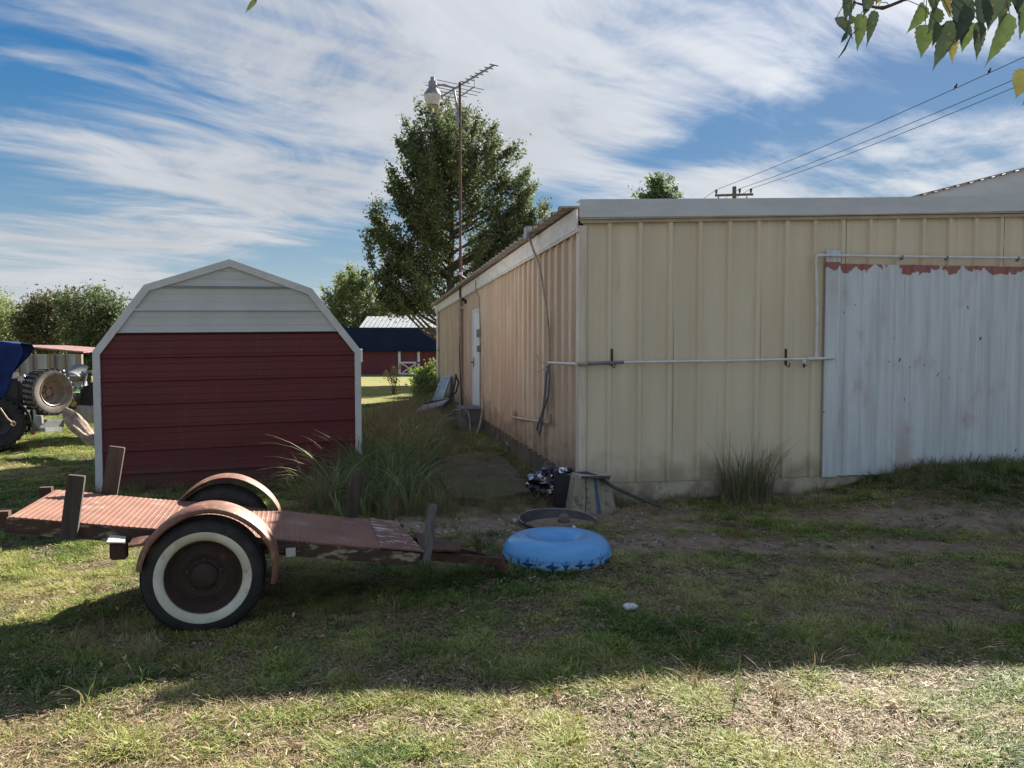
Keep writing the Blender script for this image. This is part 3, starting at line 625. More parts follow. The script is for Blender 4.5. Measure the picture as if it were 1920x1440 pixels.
# ------------------------------------------------------------------ gambrel shed
TS = R(16); ROLL = .0137
su = Vector((math.cos(TS), math.sin(TS), 0)); sv = Vector((-math.sin(TS), math.cos(TS), 0))
S0 = Vector((-4.644, 8.554, 0))
shed = thing('garden_shed', S0, 'small gambrel-roof metal shed, dark red walls under a white gable', 'shed')
def SH(s, z, o=0): return S0 + su * s + sv * o + Z3 * (z + ROLL * s)
OUT = [(0, -.06), (0, 1.565), (.533, 2.30), (1.435, 2.60), (2.345, 2.273), (2.905, 1.541), (2.905, -.06)]
def ext(z):
    if z <= 1.565 and z <= 1.541: return 0, 2.905
    def sl(pts):
        for (s_a, za), (s_b, zb_) in zip(pts, pts[1:]):
            if za <= z <= zb_: return s_a + (s_b - s_a) * (z - za) / (zb_ - za)
        return pts[-1][0]
    return (sl(OUT[1:4]) if z > 1.565 else 0), (sl(OUT[5:2:-1]) if z > 1.541 else 2.905)
def rib_levels(z0, z1):
    L_ = [(z0, 0)]
    z = 1.505 - .263 * 8
    while z < 2.7:
        for dz_, r_ in ((-.020, 0), (-.010, .028), (.008, .028), (.030, 0), (.088, 0), (.094, .0035), (.100, 0), (.176, 0), (.182, .0035), (.188, 0)):
            if z0 + .001 < z + dz_ < z1 - .001: L_.append((z + dz_, r_))
        z += .263
    for o in OUT:
        if z0 < o[1] < z1: L_.append((o[1], 0))
    L_.append((z1, 0)); L_.sort(); return L_
def shed_sheet(z0, z1, mat, off):
    b = MB(); vs = []
    lv = rib_levels(z0, z1)
    for (z, r_) in lv:
        a_, c_ = ext(z)
        for q in np.linspace(0, 1, 6):
            s_ = a_ + .01 + (c_ - a_ - .02) * q
            dent = .006 * math.sin(z * 9 + s_ * 3) * math.sin(s_ * 5)
            vs.append(SH(s_, z, -(r_ + off) + dent * .5))
    b.add(vs, [(i * 6 + j, i * 6 + j + 1, (i + 1) * 6 + j + 1, (i + 1) * 6 + j) for i in range(len(lv) - 1) for j in range(5)])
    return b.build('wall_sheet', mat, shed)
for i, (za, zb_) in enumerate([(-.06, .335), (.335, 1.12), (1.12, 1.768)]): shed_sheet(za, zb_, M['shed_red'], .002 * (i % 2))
for i, (za, zb_) in enumerate([(1.769, 2.294), (2.294, 2.595)]): shed_sheet(za, zb_, M['shed_white'], .004 + .002 * (i % 2))
TW = [.062] * 6
for i in range(6):
    (sa, za), (sb, zb_) = OUT[i], OUT[i + 1]
    cx, cz = 1.45, 1.2
    d = Vector((sb - sa, 0, zb_ - za)).normalized(); nrm = Vector((d.z, 0, -d.x))
    def off(p, w):
        # inward corner by bisecting neighbours
        return p
    def inner(j, w):
        p = OUT[j]
        if j == 0 or j == 6: return (p[0] + (w if j == 0 else -w), p[1])
        d1 = Vector((OUT[j][0] - OUT[j - 1][0], OUT[j][1] - OUT[j - 1][1])).normalized(); d2 = Vector((OUT[j + 1][0] - OUT[j][0], OUT[j + 1][1] - OUT[j][1])).normalized()
        n1 = Vector((d1.y, -d1.x)); n2 = Vector((d2.y, -d2.x)); bs = (n1 + n2).normalized(); kk = w / max(.3, bs.dot(n1))
        return (p[0] + bs.x * kk, p[1] + bs.y * kk)
    w = .068 if 1 <= i <= 4 else .062
    ia, ib = inner(i, w), inner(i + 1, w); oa, ob2 = inner(i, -.012), inner(i + 1, -.012)
    MB().prism([SH(*oa, -.035), SH(*ob2, -.035), SH(*ib, -.035), SH(*ia, -.035)], sv * .10).build('trim', M['shed_trim'], shed)
scr = None
for (s_, z_) in [(.03, 1.505 - .263 * k_ + .02) for k_ in range(6)] + [(2.875, 1.505 - .263 * k_ + .02 - .04) for k_ in range(6)] + [(.40, 2.06), (.18, 1.76), (.75, 2.34), (1.25, 2.51), (1.75, 2.46), (2.15, 2.31), (2.55, 1.94), (2.75, 1.69), (.95, 2.16), (2.0, 2.16), (.95, 1.83), (2.0, 1.83)]:
    if scr is None: o_ = MB().lathe([(0, .006), (.007, .005), (.009, 0)], (0, 0, 0), -sv, 8).build('screw', M['metal_grey'], shed); scr = o_.data
    else: o_ = bpy.data.objects.new('screw', scr); COL.objects.link(o_); o_.parent = shed
    o_.location = SH(s_, z_, -.035 if not .9 < s_ < 2.05 or z_ > 2.2 else -.006) - S0
DEP = 3.7
for i in range(6):
    (sa, za), (sb, zb_) = OUT[i], OUT[i + 1]
    nm = 'side_wall' if i in (0, 5) else 'roof_panel'
    b = MB(); k_ = 0; o_ = .07; vs = []
    rows = []
    while o_ < DEP: rows += [(o_, 0), (o_ + .05, 0), (o_ + .07, .02), (o_ + .10, .02), (o_ + .12, 0)]; o_ += .26
    rows.append((DEP, 0)); d = Vector((sb - sa, zb_ - za)).normalized(); nx, nz_ = -d.y, d.x
    for (o_, r_) in rows:
        for (s_, z_) in ((sa, za), (sb, zb_)): vs.append(SH(s_ + nx * r_, z_ + nz_ * r_, o_))
    b.add(vs, [(2 * j, 2 * j + 1, 2 * j + 3, 2 * j + 2) for j in range(len(rows) - 1)])
    b.build(nm, M['shed_red'] if nm == 'side_wall' else M['shed_white'], shed)
MB().add([SH(s_, z_, DEP) for (s_, z_) in OUT], [tuple(range(7))]).build('back_wall', M['shed_red'], shed)
MB().prism([SH(2.918, 1.40, .02), SH(2.94, 1.40, .02), SH(2.94, 1.56, .02), SH(2.918, 1.56, .02)], sv * DEP).build('drip_edge', M['white'], shed)

# ------------------------------------------------------------------ trailer
TT = R(15.5); tu = Vector((math.cos(TT), math.sin(TT), 0)); tv = Vector((-math.sin(TT), math.cos(TT), 0))
M0 = Vector((-1.885, 4.819, 0))
def T(s, v, z): return M0 + tu * s + tv * v + Z3 * z
def dk(s): return .518 - .157 * s + .012
trl = thing('flatbed_trailer', M0, 'small rusty flatbed trailer tipped nose-down with two whitewall wheels', 'trailer')
tl_ax = (tu - Z3 * .157).normalized()
# ribbed deck plate
prf = []
s = -1.0
while s < .985: prf += [(s, 0), (s + .016, 0), (s + .020, .002), (s + .026, .002)]; s += .03
prf += [(1.0, 0)]
vs = []
for (s, r_) in prf:
    for v_ in np.linspace(-.42, .42, 8):
        hump = .012 * math.exp(-((s - .0) / .25) ** 2) * (abs(v_) / .42)
        vs.append(T(s, v_, dk(s) + r_ + hump))
b = MB().add(vs, [(i * 8 + j, (i + 1) * 8 + j, (i + 1) * 8 + j + 1, i * 8 + j + 1) for i in range(len(prf) - 1) for j in range(7)])
b.prism([T(-1.0, -.42, dk(-1) - .002), T(1.0, -.42, dk(1) - .002), T(1.0, .42, dk(1) - .002), T(-1.0, .42, dk(-1) - .002)], Z3 * -.006)
b.build('deck_plate', M['deck'], trl)
b = MB().prism([T(1.003, -.425, dk(1) + .007), T(1.27, -.42, dk(1.27) + .007), T(1.20, .425, dk(1.2) + .007), T(1.003, .425, dk(1) + .007)], Z3 * -.008)
b.build('front_plate', M['deck2'], trl)
for v_ in (-.40, .40):
    b = MB().bar(T(-1.02, v_, dk(-1.02) - .05), T(1.24, v_, dk(1.24) - .05), .035, .08).bar(T(-1.02, v_, dk(-1.02) - .085), T(1.24, v_, dk(1.24) - .085), .06, .008)
    b.build('side_rail', M['rail'], trl)
for s_ in (-1.0, -.5, .5, 1.18):
    MB().bar(T(s_, -.38, dk(s_) - .06), T(s_, .38, dk(s_) - .06), .04, .06).build('cross_member', M['rust'], trl)
for v_ in (-.36, .40):
    MB().box(T(-1.05, v_, dk(-1.05) - .03), (.07, .05, .09), (tu, tv, Z3)).build('rear_bracket', M['rust'], trl)
MB().tube([T(0, -.5, .32), T(0, .5, .32)], .028, 10).build('axle', M['rust'], trl, True)
for v_ in (-.35, .35):
    b = MB()
    for k_ in range(3): b.tube([T(-.30 + .06 * k_, v_, .44 - .02 * k_), T(-.1, v_, .37 - .015 * k_), T(.1, v_, .36 - .015 * k_), T(.30 - .06 * k_, v_, .40 - .02 * k_)], .016, 6)
    b.build('leaf_spring', M['rust'], trl)
# tongue
MB().bar(T(1.2, -.25, .28), T(1.78, -.02, .13), .05, .055).build('tongue_rail', M['rust'], trl)
MB().bar(T(1.15, .28, .28), T(1.80, .05, .13), .05, .055).build('tongue_rail', M['rust'], trl)
MB().bar(T(1.76, 0, .125), T(1.86, 0, .115), .08, .06, bev=.01).box(T(1.72, .02, .20), (.03, .04, .15), (tu, tv, Z3)).lathe([(0, .04), (.035, .03), (.045, -.02), (.04, -.05)], T(1.87, 0, .11), Z3, 12).build('hitch', M['rust'], trl)
b = MB().prism([T(1.27, -.28, .315), T(1.55, -.18, .262), T(1.6, .05, .25), T(1.3, .2, .315)], Z3 * -.012); b.build('tongue_plate', M['rust'], trl)
# wheels
def wheel(sgn):
    c = T(0, sgn * .515, .322); ax = tv * sgn   # axis pointing outwards
    w_ = MB().lathe([(.205, -.06), (.25, -.088), (.30, -.082), (.322, -.062), (.329, -.03), (.329, .03), (.322, .062), (.30, .082), (.262, .089), (.225, .083), (.203, .06)], c, ax, 64).build('wheel', M['tyre'], trl, 'all')
    b = MB()
    for rr in (-.045, -.02, .008, .035): b.lathe([(.3285, rr), (.333, rr + .004), (.333, rr + .015), (.3285, rr + .019)], c, ax, 64)
    b.build('tread', M['tyre'], w_, True)
    MB().lathe([(.205, .063), (.208, .074), (.228, .0855), (.252, .090), (.258, .0885)], c, ax, 64).build('whitewall', M['whitewall'], w_, 'all')
    MB().lathe([(.208, .066), (.203, .078), (.196, .070), (.188, .030), (.175, .018), (.15, .022), (.12, .030), (.09, .016), (.075, .020), (.068, .045), (.05, .055), (.03, .060), (0, .061)], c, ax, 48).build('rim', M['rim_rust'], w_, True)
    b = MB()
    for k_ in range(5):
        an_ = k_ * 2 * math.pi / 5 + .3; q = c + (tu * math.cos(an_) + Z3 * math.sin(an_)) * .095
        b.tube([q + ax * .01, q + ax * .034], .009, 6)
    b.build('lug_nuts', M['dark_metal'], w_)
    return w_
wheel(-1); wheel(1)
def fender(sgn):
    c = T(.03, sgn * .5, .345); ax = tv * sgn; rr = .372
    prof = [(rr - .032, .128), (rr - .022, .133), (rr - .008, .126), (rr + .001, .105), (rr + .004, .03), (rr, -.09), (rr - .004, -.09), (rr, .03), (rr - .004, .10), (rr - .014, .120), (rr - .024, .127), (rr - .030, .122)]
    ref = tu if sgn < 0 else tu
    b = MB(); n = 48; a0, a1 = R(-13), R(173); vs = []
    for i in range(n + 1):
        t = a0 + (a1 - a0) * i / n; w_ = 1 + .01 * math.sin(t * 5)
        for (r_, z_) in prof: vs.append(c + (tu * math.cos(t) + Z3 * math.sin(t)) * r_ * w_ + ax * z_)
    m = len(prof)
    b.add(vs, [(i * m + k_, i * m + (k_ + 1) % m, (i + 1) * m + (k_ + 1) % m, (i + 1) * m + k_) for i in range(n) for k_ in range(m)] + [tuple(range(m)), tuple(n * m + k_ for k_ in range(m))])
    return b.build('fender', M['fender'], trl, True)
fender(-1); fender(1)
MB().bar(T(.375, -.44, .42), T(.55, -.40, .43), .04, .03).build('fender_bracket', M['rust'], trl)
MB().box(T(.47, -.47, .40), (.055, .03, .045), (tu, tv, Z3)).build('reflector', M['cup'], trl)
# tail lamp, bent
b = MB().box(T(-.45, -.47, .48), (.085, .07, .10), (tu, tv, Z3), .008); o_ = b.build('tail_lamp', M['rust'], trl)
MB().prism([T(-.50, -.53, .535), T(-.41, -.52, .525), T(-.42, -.44, .54), T(-.50, -.44, .555)], Z3 * .006).build('lamp_bracket', M['cup'], o_)
MB().prism([T(-.39, -.53, .50), T(-.29, -.53, .51), T(-.28, -.46, .535), T(-.38, -.46, .53)], Z3 * .014).build('fender_stay', M['fender'], trl)
# wooden stakes
def stake(sa, va, za, sb, vb, zb_, w_=.09, mat='wood_dark'):
    p, q = T(sa, va, za), T(sb, vb, zb_); a_ = (q - p).normalized(); b_ = tv.cross(a_).normalized(); c_ = a_.cross(b_)
    m = MB().box((p + q) / 2, ((q - p).length, w_, .04), (a_, b_, c_), .004)
    return m.build('stake', M[mat], trl)
stake(-.705, -.455, .555, -.655, -.455, .905, .085)
stake(-.70, .455, .60, -.64, .455, .95, .095)
stake(.87, .46, .36, .935, .46, .70, .085)
stake(1.285, -.40, .27, 1.335, -.36, .62, .055, 'wood_grey')

# ------------------------------------------------------------------ swim ring
def float_mat():
    m, t, p = base_mat('float_vinyl'); n = t.nodes; lk = t.links
    co = n.new('ShaderNodeTexCoord'); sp = n.new('ShaderNodeSeparateXYZ'); lk.new(co.outputs['Object'], sp.inputs[0])
    r = n.new('ShaderNodeMapRange'); lk.new(sp.outputs[2], r.inputs[0]); r.inputs[1].default_value = .086; r.inputs[2].default_value = .090
    x = n.new('ShaderNodeMix'); x.data_type = 'RGBA'; lk.new(r.outputs[0], x.inputs[0]); x.inputs[6].default_value = (.46, .78, .95, 1); x.inputs[7].default_value = (.18, .52, .95, 1)
    lk.new(x.outputs[2], p.inputs['Base Color']); p.inputs['Roughness'].default_value = .22; p.inputs['Specular IOR Level'].default_value = .6
    p.inputs['Subsurface Weight'].default_value = 0.0
    tl = n.new('ShaderNodeBsdfTranslucent'); lk.new(x.outputs[2], tl.inputs[0]); ms = n.new('ShaderNodeMixShader'); ms.inputs[0].default_value = .22
    lk.new(p.outputs[0], ms.inputs[1]); lk.new(tl.outputs[0], ms.inputs[2]); lk.new(ms.outputs[0], n['Material Output'].inputs[0])
    return m
FM = float_mat()
fc_ = Vector((.342, 5.80, h(.345, 5.8) - .035)); RM, RH, RV = .262, .150, .122
fl = thing('swim_ring', fc_, 'pale blue inflatable swim ring lying on the grass beside the trailer hitch', 'swim ring')
tilt = Matrix.Rotation(R(-1.5), 4, 'X')
def tor(th_, ph, o=0):
    sg = .0
    wr = 0
    z0 = .098
    dph = ((ph + math.pi) % (2 * math.pi)) - math.pi
    band = math.exp(-((dph - .02) / .26) ** 2) + .4 * math.exp(-((dph - 2.9) / .3) ** 2)
    wr = -.0035 * band * (abs(math.sin(th_ * 41 + 1.3 * math.sin(th_ * 7))) ** 3) * (.4 + .6 * vn(th_ * 3))
    r_h = RH + o + wr; r_v = RV + o + wr
    cz = math.sin(ph)
    v = Vector(((RM + r_h * math.cos(ph)) * math.cos(th_), (RM + r_h * math.cos(ph)) * math.sin(th_), z0 + max(-.96, cz) * r_v))
    return fc_ + tilt @ v
def vn(x): return float(vnoise(np.array([x]), np.array([3.3]))[0])
NT, NP = 320, 44; vs = [tor(2 * math.pi * i / NT, 2 * math.pi * j / NP) for i in range(NT) for j in range(NP)]
MB().add(vs, [(i * NP + j, ((i + 1) % NT) * NP + j, ((i + 1) % NT) * NP + (j + 1) % NP, i * NP + (j + 1) % NP) for i in range(NT) for j in range(NP)]).build('tube', FM, fl, 'all')
MB().tube([tor(2 * math.pi * i / 120, -.08, .0012) for i in range(121)], .0016, 5).build('seam', pm('seam', (.45, .65, .80), rough=.3), fl, True)
navy = pm('print_navy', (.02, .09, .30), rough=.35); coral = pm('print_coral', (.55, .33, .30), rough=.35)
def printed(deg, ph, shape, sc_, mat, name):
    vs = []
    ph -= .02; sc_ *= 2.1
    for (x, y) in shape:
        vs.append(tor(R(deg) + x * sc_ / (RM + RH), ph + y * sc_ / RV, .003))
    c = tor(R(deg), ph, .0035)
    n = len(vs)
    MB().add(vs + [c], [(i, (i + 1) % n, n) for i in range(n)]).build(name, mat, fl)
fishs = [(-1, 0), (-.3, .35), (.4, .2), (.9, .5), (.75, 0), (.9, -.45), (.4, -.15), (-.3, -.35)]
weed = [(-.2, -1), (.2, -1), (.1, -.2), (.5, .7), (.15, .5), (0, 1), (-.2, .4), (-.6, .8), (-.15, -.1)]
fin = [(-.9, .1), (-.2, .5), (.1, .9), (.2, .3), (1, .2), (.3, -.1), (.1, -.8), (-.15, -.1)]
for (dg, ph, shp, s_, mt2, nm) in [(-150, -.28, weed, .030, navy, 'printed_weed'), (-136, -.25, weed, .022, navy, 'printed_weed'), (-124, -.24, fin, .03, navy, 'printed_fish'), (-113, -.46, weed, .045, navy, 'printed_weed'), (-98, -.30, fin, .028, navy, 'printed_fish'),
                                  (-84, -.30, weed, .028, navy, 'printed_weed'), (-76, -.50, fishs, .036, coral, 'printed_fish'), (-69, -.22, fin, .026, navy, 'printed_fish'), (-56, -.26, fin, .024, navy, 'printed_fish'), (-50, -.42, fishs, .030, coral, 'printed_fish'),
                                  (-42, -.26, weed, .036, navy, 'printed_weed'), (-27, -.3, fin, .036, navy, 'printed_fish')]:
    printed(dg, ph, shp, s_, mt2, nm)
MB().tube([tor(R(60), 1.3, 0), tor(R(60), 1.3, .014)], .012, 10).build('valve', M['pvc'], fl, True)

# ------------------------------------------------------------------ junk at the building corner
def obj_top(name, b, mat, label, cat, smooth=False, group=None): return tag(b.build(name, mat, None, smooth), label, cat, group)
pb = G(1113, 962, 0); pz = h(pb.x, pb.y)
pier = thing('concrete_pier', (pb.x, pb.y, pz), 'tapered cream concrete pier block with a blue stripe at the building corner', 'pier')
bx = [(-.24, 0), (.24, 0), (.17, .37), (-.17, .37)]
b = MB(); lo = [pb + uf * x_ + us * y_ + Z3 * (pz - .05) for x_, y_ in ((-.24, -.02), (.24, -.02), (.24, .38), (-.24, .38))]; hi = [pb + uf * x_ + us * y_ + Z3 * (pz + .35) for x_, y_ in ((-.17, .06), (.17, .06), (.17, .32), (-.17, .32))]
b.add(lo + hi, [(0, 1, 5, 4), (1, 2, 6, 5), (2, 3, 7, 6), (3, 0, 4, 7), (4, 5, 6, 7)]); b.build('block', pm('pier_concrete', (.36, .32, .22), (.27, .24, .17), 7, rough=.9, bump=.4, bscale=25, c3=(.12, .10, .08), lo3=.52, hi3=.7), pier)
def onf(x_, q): return lo[0].lerp(lo[1], x_).lerp(hi[0].lerp(hi[1], x_), q) + nf * .004
MB().add([onf(.58, .02), onf(.67, .02), onf(.61, .98), onf(.545, .98)], [(0, 1, 2, 3)]).build('stripe', pm('blue_paint', (.03, .10, .20), (.06, .13, .2), 12, rough=.7), pier)
MB().tube([onf(.30, 0), onf(.33, .5), onf(.31, 1)], .004, 4).build('crack', M['black'], pier)
bd0 = pb + us * .15 + Z3 * (pz + .352)
obj_top('chipped_board', MB().prism([bd0 + uf * -.13 + us * -.08, bd0 + uf * -.05 + us * -.13, bd0 + uf * .20 + us * -.09, bd0 + uf * .22 + us * .1, bd0 + uf * -.16 + us * .1], Z3 * .02), pm('white_board', (.5, .47, .42), (.36, .33, .29), 12, rough=.8), 'chipped pale board lying on top of the cream pier block', 'board')
def P3(l): return [D(x, y, d) for x, y, d in l]
obj_top('bent_pole', MB().tube(P3([(1040, 893, 7.9), (1062, 892, 7.75), (1080, 887, 7.65), (1100, 887, 7.55), (1118, 893, 7.5), (1150, 913, 7.4), (1200, 936, 7.35), (1240, 950, 7.3)]), [.012, .013, .014, .018, .020, .018, .016, .014], 8), M['dark_metal'], 'bent dark pole leaning across the cream pier block to the ground', 'pole', True)
obj_top('split_board', MB().bar(D(1092, 893, 7.5), D(1143, 896, 7.42), .09, .018), M['wood_dark'], 'short dark board lying across the bent pole at the corner', 'board')
# crumpled shiny bag
cb = D(1034, 908, 7.95); b = MB()
def crump(u, v):
    th_, ph = u * 2 * math.pi, (v - .5) * math.pi
    d = Vector((math.cos(th_) * math.cos(ph) * .24, math.sin(th_) * math.cos(ph) * .15, math.sin(ph) * .17))
    k_ = 1 + .55 * (float(fbm(np.array([th_ * 1.9 + 3 if u < .999 else 3.0]), np.array([ph * 2.2]), 5, 3)[0]) - .45) * 2
    if v in (0, 1): k_ = 1
    return cb + d * k_
b.grid(crump, 30, 18); obj_top('crumpled_foil', b, M['foil'], 'crumpled shiny silver sheet heaped against the side wall corner', 'foil')
obj_top('chrome_strip', MB().bar(D(995, 882, 8.3), D(1062, 926, 7.7), .03, .015), M['foil'], 'narrow chrome strip lying slanted over the crumpled foil', 'metal strip')
dr0 = D(1062, 925, 7.75); dr0.z = 0
b = MB().lathe([(.0, 0), (.13, 0), (.145, .02), (.15, .30), (.155, .33), (.14, .33), (.135, .30), (.12, .03), (0, .03)], dr0 + Z3 * h(dr0.x, dr0.y), Vector((.08, .1, 1)), 22)
obj_top('dark_bucket', b, M['black'], 'dark plastic bucket wedged between pier block and foil heap', 'bucket', True)
b = MB().prism(P3([(1018, 872, 8.4), (1024, 868, 8.4), (1044, 893, 8.2), (1036, 896, 8.2)]), Vector((.03, .12, .02))); obj_top('grey_board', b, M['wood_grey'], 'grey wooden board standing slanted behind the foil heap', 'board')
# shallow pan half sunk
pc = G(1046, 975, .03)
b = MB().lathe([(0, -.03), (.20, -.025), (.30, .0), (.345, .05), (.355, .06), (.36, .052), (.31, -.01), (.2, -.04), (0, -.045)], pc - Z3 * .048, Vector((.03, -.06, 1)), 40)
obj_top('metal_pan', b, M['dark_metal'], 'round dark metal pan lying tilted on the ground behind the swim ring', 'pan', True)
pan_rim = MB().tube([pc - Z3 * .030 + (Matrix.Identity(3) @ Vector((.355 * math.cos(t), .355 * math.sin(t), .04 + .021 * math.sin(t) - .011 * math.cos(t)))) for t in np.linspace(.1, 3.6, 40)], .004, 5)
pr_ = pan_rim.build('rim', M['galv'], bpy.data.objects['metal_pan'], True)
def lump(name, p, r_, mat, label, cat, sq=(1, 1, .7), seed=0, group=None):
    b = MB()
    def fn(u, v):
        th_, ph = u * 2 * math.pi, (v - .5) * math.pi
        d = Vector((math.cos(th_) * math.cos(ph) * sq[0], math.sin(th_) * math.cos(ph) * sq[1], math.sin(ph) * sq[2])) * r_
        k_ = .8 + .5 * float(vnoise(np.array([(math.cos(th_) + 2) * 1.6 + seed]), np.array([(math.sin(th_) + ph) * 1.5 + seed]))[0])
        return Vector(p) + d * (k_ if v not in (0, 1) else .95)
    b.grid(fn, 12, 8); return obj_top(name, b, mat, label, cat, 'all', group)
lump('round_stone', G(1057, 977, .0) + Z3 * .02, .055, pm('pinkish_stone', (.22, .15, .12), (.15, .11, .09), 10, rough=.9), 'rounded reddish stone in front of the dark pan', 'stone', (1, .8, .9), 3)
lump('pale_stone', G(966, 979, 0) + Z3 * .01, .04, M['gravel'], 'pale stone among the gravel left of the swim ring', 'stone', seed=5)
obj_top('peeling_stick', MB().tube(P3([(924, 947, 8.0), (936, 942, 8.05), (947, 936, 8.1)]), [.008, .012, .007], 6), pm('pale_bark', (.42, .38, .34), (.25, .22, .2), 14), 'short pale stick at the front edge of the plywood', 'stick')
obj_top('light_stick', MB().tube(P3([(905, 867, 10.6), (914, 873, 10.4), (924, 879, 10.2)]), [.01, .014, .01], 6), pm('pale_bark_b', (.5, .47, .42), (.3, .27, .24), 14), 'pale stick lying across the far corner of the plywood', 'stick')
obj_top('fallen_branch', MB().tube(P3([(905, 863, 10.6), (925, 858, 10.8), (950, 850, 11.2), (952, 835, 11.6)]), [.015, .016, .012, .008], 6), M['bark'], 'thin dark branch lying beside the mossy foundation', 'branch')
obj_top('thin_twig', MB().tube(P3([(914, 873, 10.3), (945, 888, 9.6), (975, 895, 9.0), (1000, 893, 8.6)]), [.008, .010, .010, .008], 6), M['bark'], 'long thin twig running from the plywood to the foil heap', 'branch')
# plywood
pts = [G(800, 868), G(905, 858), G(945, 866), G(1000, 932), G(905, 948), G(850, 945)]
pts = [Vector((p.x, p.y, 0.05 + .02)) for p in pts]
obj_top('plywood_sheet', MB().prism(pts, Z3 * -.02), M['ply'], 'old grey-brown plywood sheet lying flat in the weeds between shed and building', 'plywood')
# trash
tp = G(1181, 1152, .0); tp.z = h(tp.x, tp.y) + .03
lump('plastic_scrap', tp, .042, pm('scrap_plastic', (.80, .82, .80), (.62, .64, .62), 30, rough=.3), 'small crumpled white plastic scrap on the shaded grass', 'litter', (1, .6, .55), 11)
lump('small_rock', G(1466, 1302, 0) + Z3 * .005, .018, M['gravel'], 'small grey rock in the sunlit grass at the lower right', 'stone', seed=8)

obj_top('black_tubing', MB().tube(P3([(985, 905, 8.5), (1000, 915, 8.2), (1012, 928, 8.0), (1008, 940, 7.9), (990, 944, 7.9), (975, 935, 8.1), (985, 925, 8.2), (1010, 922, 8.1), (1040, 935, 7.8), (1062, 948, 7.6)]), .010, 6), M['black'], 'thin black tubing coiled on the ground in front of the foil heap', 'tubing', True)
obj_top('rusty_bracket', MB().bar(D(985, 945, 7.75), D(1060, 938, 7.7), .03, .02).bar(D(1000, 942, 7.75), D(1018, 918, 7.9), .02, .02), M['rust'], 'rusty metal bracket lying below the foil heap', 'bracket')
obj_top('fallen_board', MB().bar(D(926, 948, 8.0), D(990, 946, 7.9), .05, .02), M['wood_dark'], 'narrow dark board lying along the near edge of the plywood', 'board')
obj_top('mossy_stone', MB().box(G(1010, 868, 0) + Z3 * .04, (.22, .2, .1), (uf, us, Z3), .03), M['conc_dark'], 'mossy square stone against the foundation behind the foil heap', 'stone')
obj_top('ground_board', MB().bar(G(1300, 938) + Z3 * .02, G(1345, 936) + Z3 * .03, .12, .03), M['wood_grey'], 'short grey board lying at the foot of the beige front wall', 'board')
# things along the side wall
st = SW(6.55, 0, .28); st.z = h(st.x, st.y)
ac = thing('step_box', st, 'dark grey concrete step block under the white side door', 'step')
sb_ = G(880, 806, 0); MB().box(Vector((-.82, 15.1, .22)), (.46, .8, .42), (uf, us, Z3), .02).build('block', M['conc_grey'], ac)
MB().box(Vector((-.80, 15.1, .445)), (.52, .86, .03), (uf, us, Z3), .008).build('tread_slab', M['conc_grey'], ac)
obj_top('paving_slab', MB().box(Vector((-1.32, 15.6, .16)), (.5, .5, .05), (uf, us, Z3)), M['conc_grey'], 'grey paving slab lying left of the concrete step', 'slab')
lp = thing('louvred_panel', (-1.85, 17.2, .2), 'grey louvred metal panel tipped over beyond the concrete step', 'panel')
o_ = Vector((-1.72, 16.8, .36)); a1 = Vector((.62, .12, .17)); a2 = Vector((.15, .75, .12))
for k_ in range(12):
    p = o_ - a1 * .5 - a2 * .5 + a1 * ((k_ + .15) / 12)
    MB().prism([p, p + a1 / 12 * .72, p + a1 / 12 * .72 + a2, p + a2], Vector((0, 0, .035))).build('slat', M['galv'], lp)
MB().prism([o_ - a1 * .52 - a2 * .52 - Z3 * .02, o_ + a1 * .52 - a2 * .52 - Z3 * .02, o_ + a1 * .52 + a2 * .52 - Z3 * .02, o_ - a1 * .52 + a2 * .52 - Z3 * .02], Z3 * -.07).build('frame', M['dark_metal'], lp)
wf = thing('window_frame', (-1.75, 20.6, 0), 'old aluminium window frame leaning on the beige side wall', 'window')
q0, q1, q2, q3 = D(813, 750, 20.4), D(829, 752, 20.0), D(845, 706, 20.5), D(830, 709, 20.9)
dn = (q1 - q0).cross(q3 - q0).normalized() * .04
for p, q in ((q0, q1), (q1, q2), (q2, q3), (q3, q0)): MB().bar(p, q, .05, .05, dn).build('frame', M['galv'], wf)
MB().prism([q0, q1, q2, q3], dn * .3).build('pane', pm('dusty_glass', (.35, .42, .40), (.2, .26, .25), 3, rough=.2), wf)
obj_top('leaning_panel', MB().prism([D(840, 756, 20.3), D(848, 758, 20.0), D(850, 706, 20.3), D(846, 706, 20.5)], Vector((.1, .2, 0))), M['dark_metal'], 'dark board standing right of the leaning window frame', 'board')
obj_top('black_hose', MB().tube(P3([(855, 705, 17.5), (860, 718, 17.3), (855, 735, 17.2), (842, 748, 17.0), (820, 752, 17), (795, 757, 17.0)]), .022, 7).tube(P3([(855, 702, 17.6), (853, 720, 17.4), (849, 735, 17.3), (838, 750, 17.1), (818, 760, 16.9), (808, 764, 16.8)]), .022, 7), M['black'], 'black hose looping off the side wall over the louvred panel', 'hose', True)
obj_top('garden_hose', MB().tube(P3([(819, 768, 16.5), (830, 781, 16.0), (843, 777, 15.6), (852, 768, 15.2), (866, 769, 14.7), (878, 772, 14.55), (881, 790, 14.5), (882, 815, 14.2), (888, 822, 13.6), (898, 832, 12.8), (915, 840, 12.1), (930, 838, 12.0), (940, 829, 12.2), (950, 829, 12.2), (953, 838, 12.0), (947, 847, 11.6)]), .013, 7), pm('hose_tan', (.34, .32, .28), (.22, .2, .18), 5, rough=.5), 'pale garden hose snaking from the step along the mossy foundation', 'hose', True)
obj_top('drain_hose', MB().tube(P3([(907, 740, 14.6), (905, 762, 14.5), (903, 780, 14.4), (899, 800, 14.3), (893, 814, 14.2), (884, 817, 14.2)]), .018, 7), M['pvc_tan'], 'short tan hose hanging below the white side door', 'hose', True)

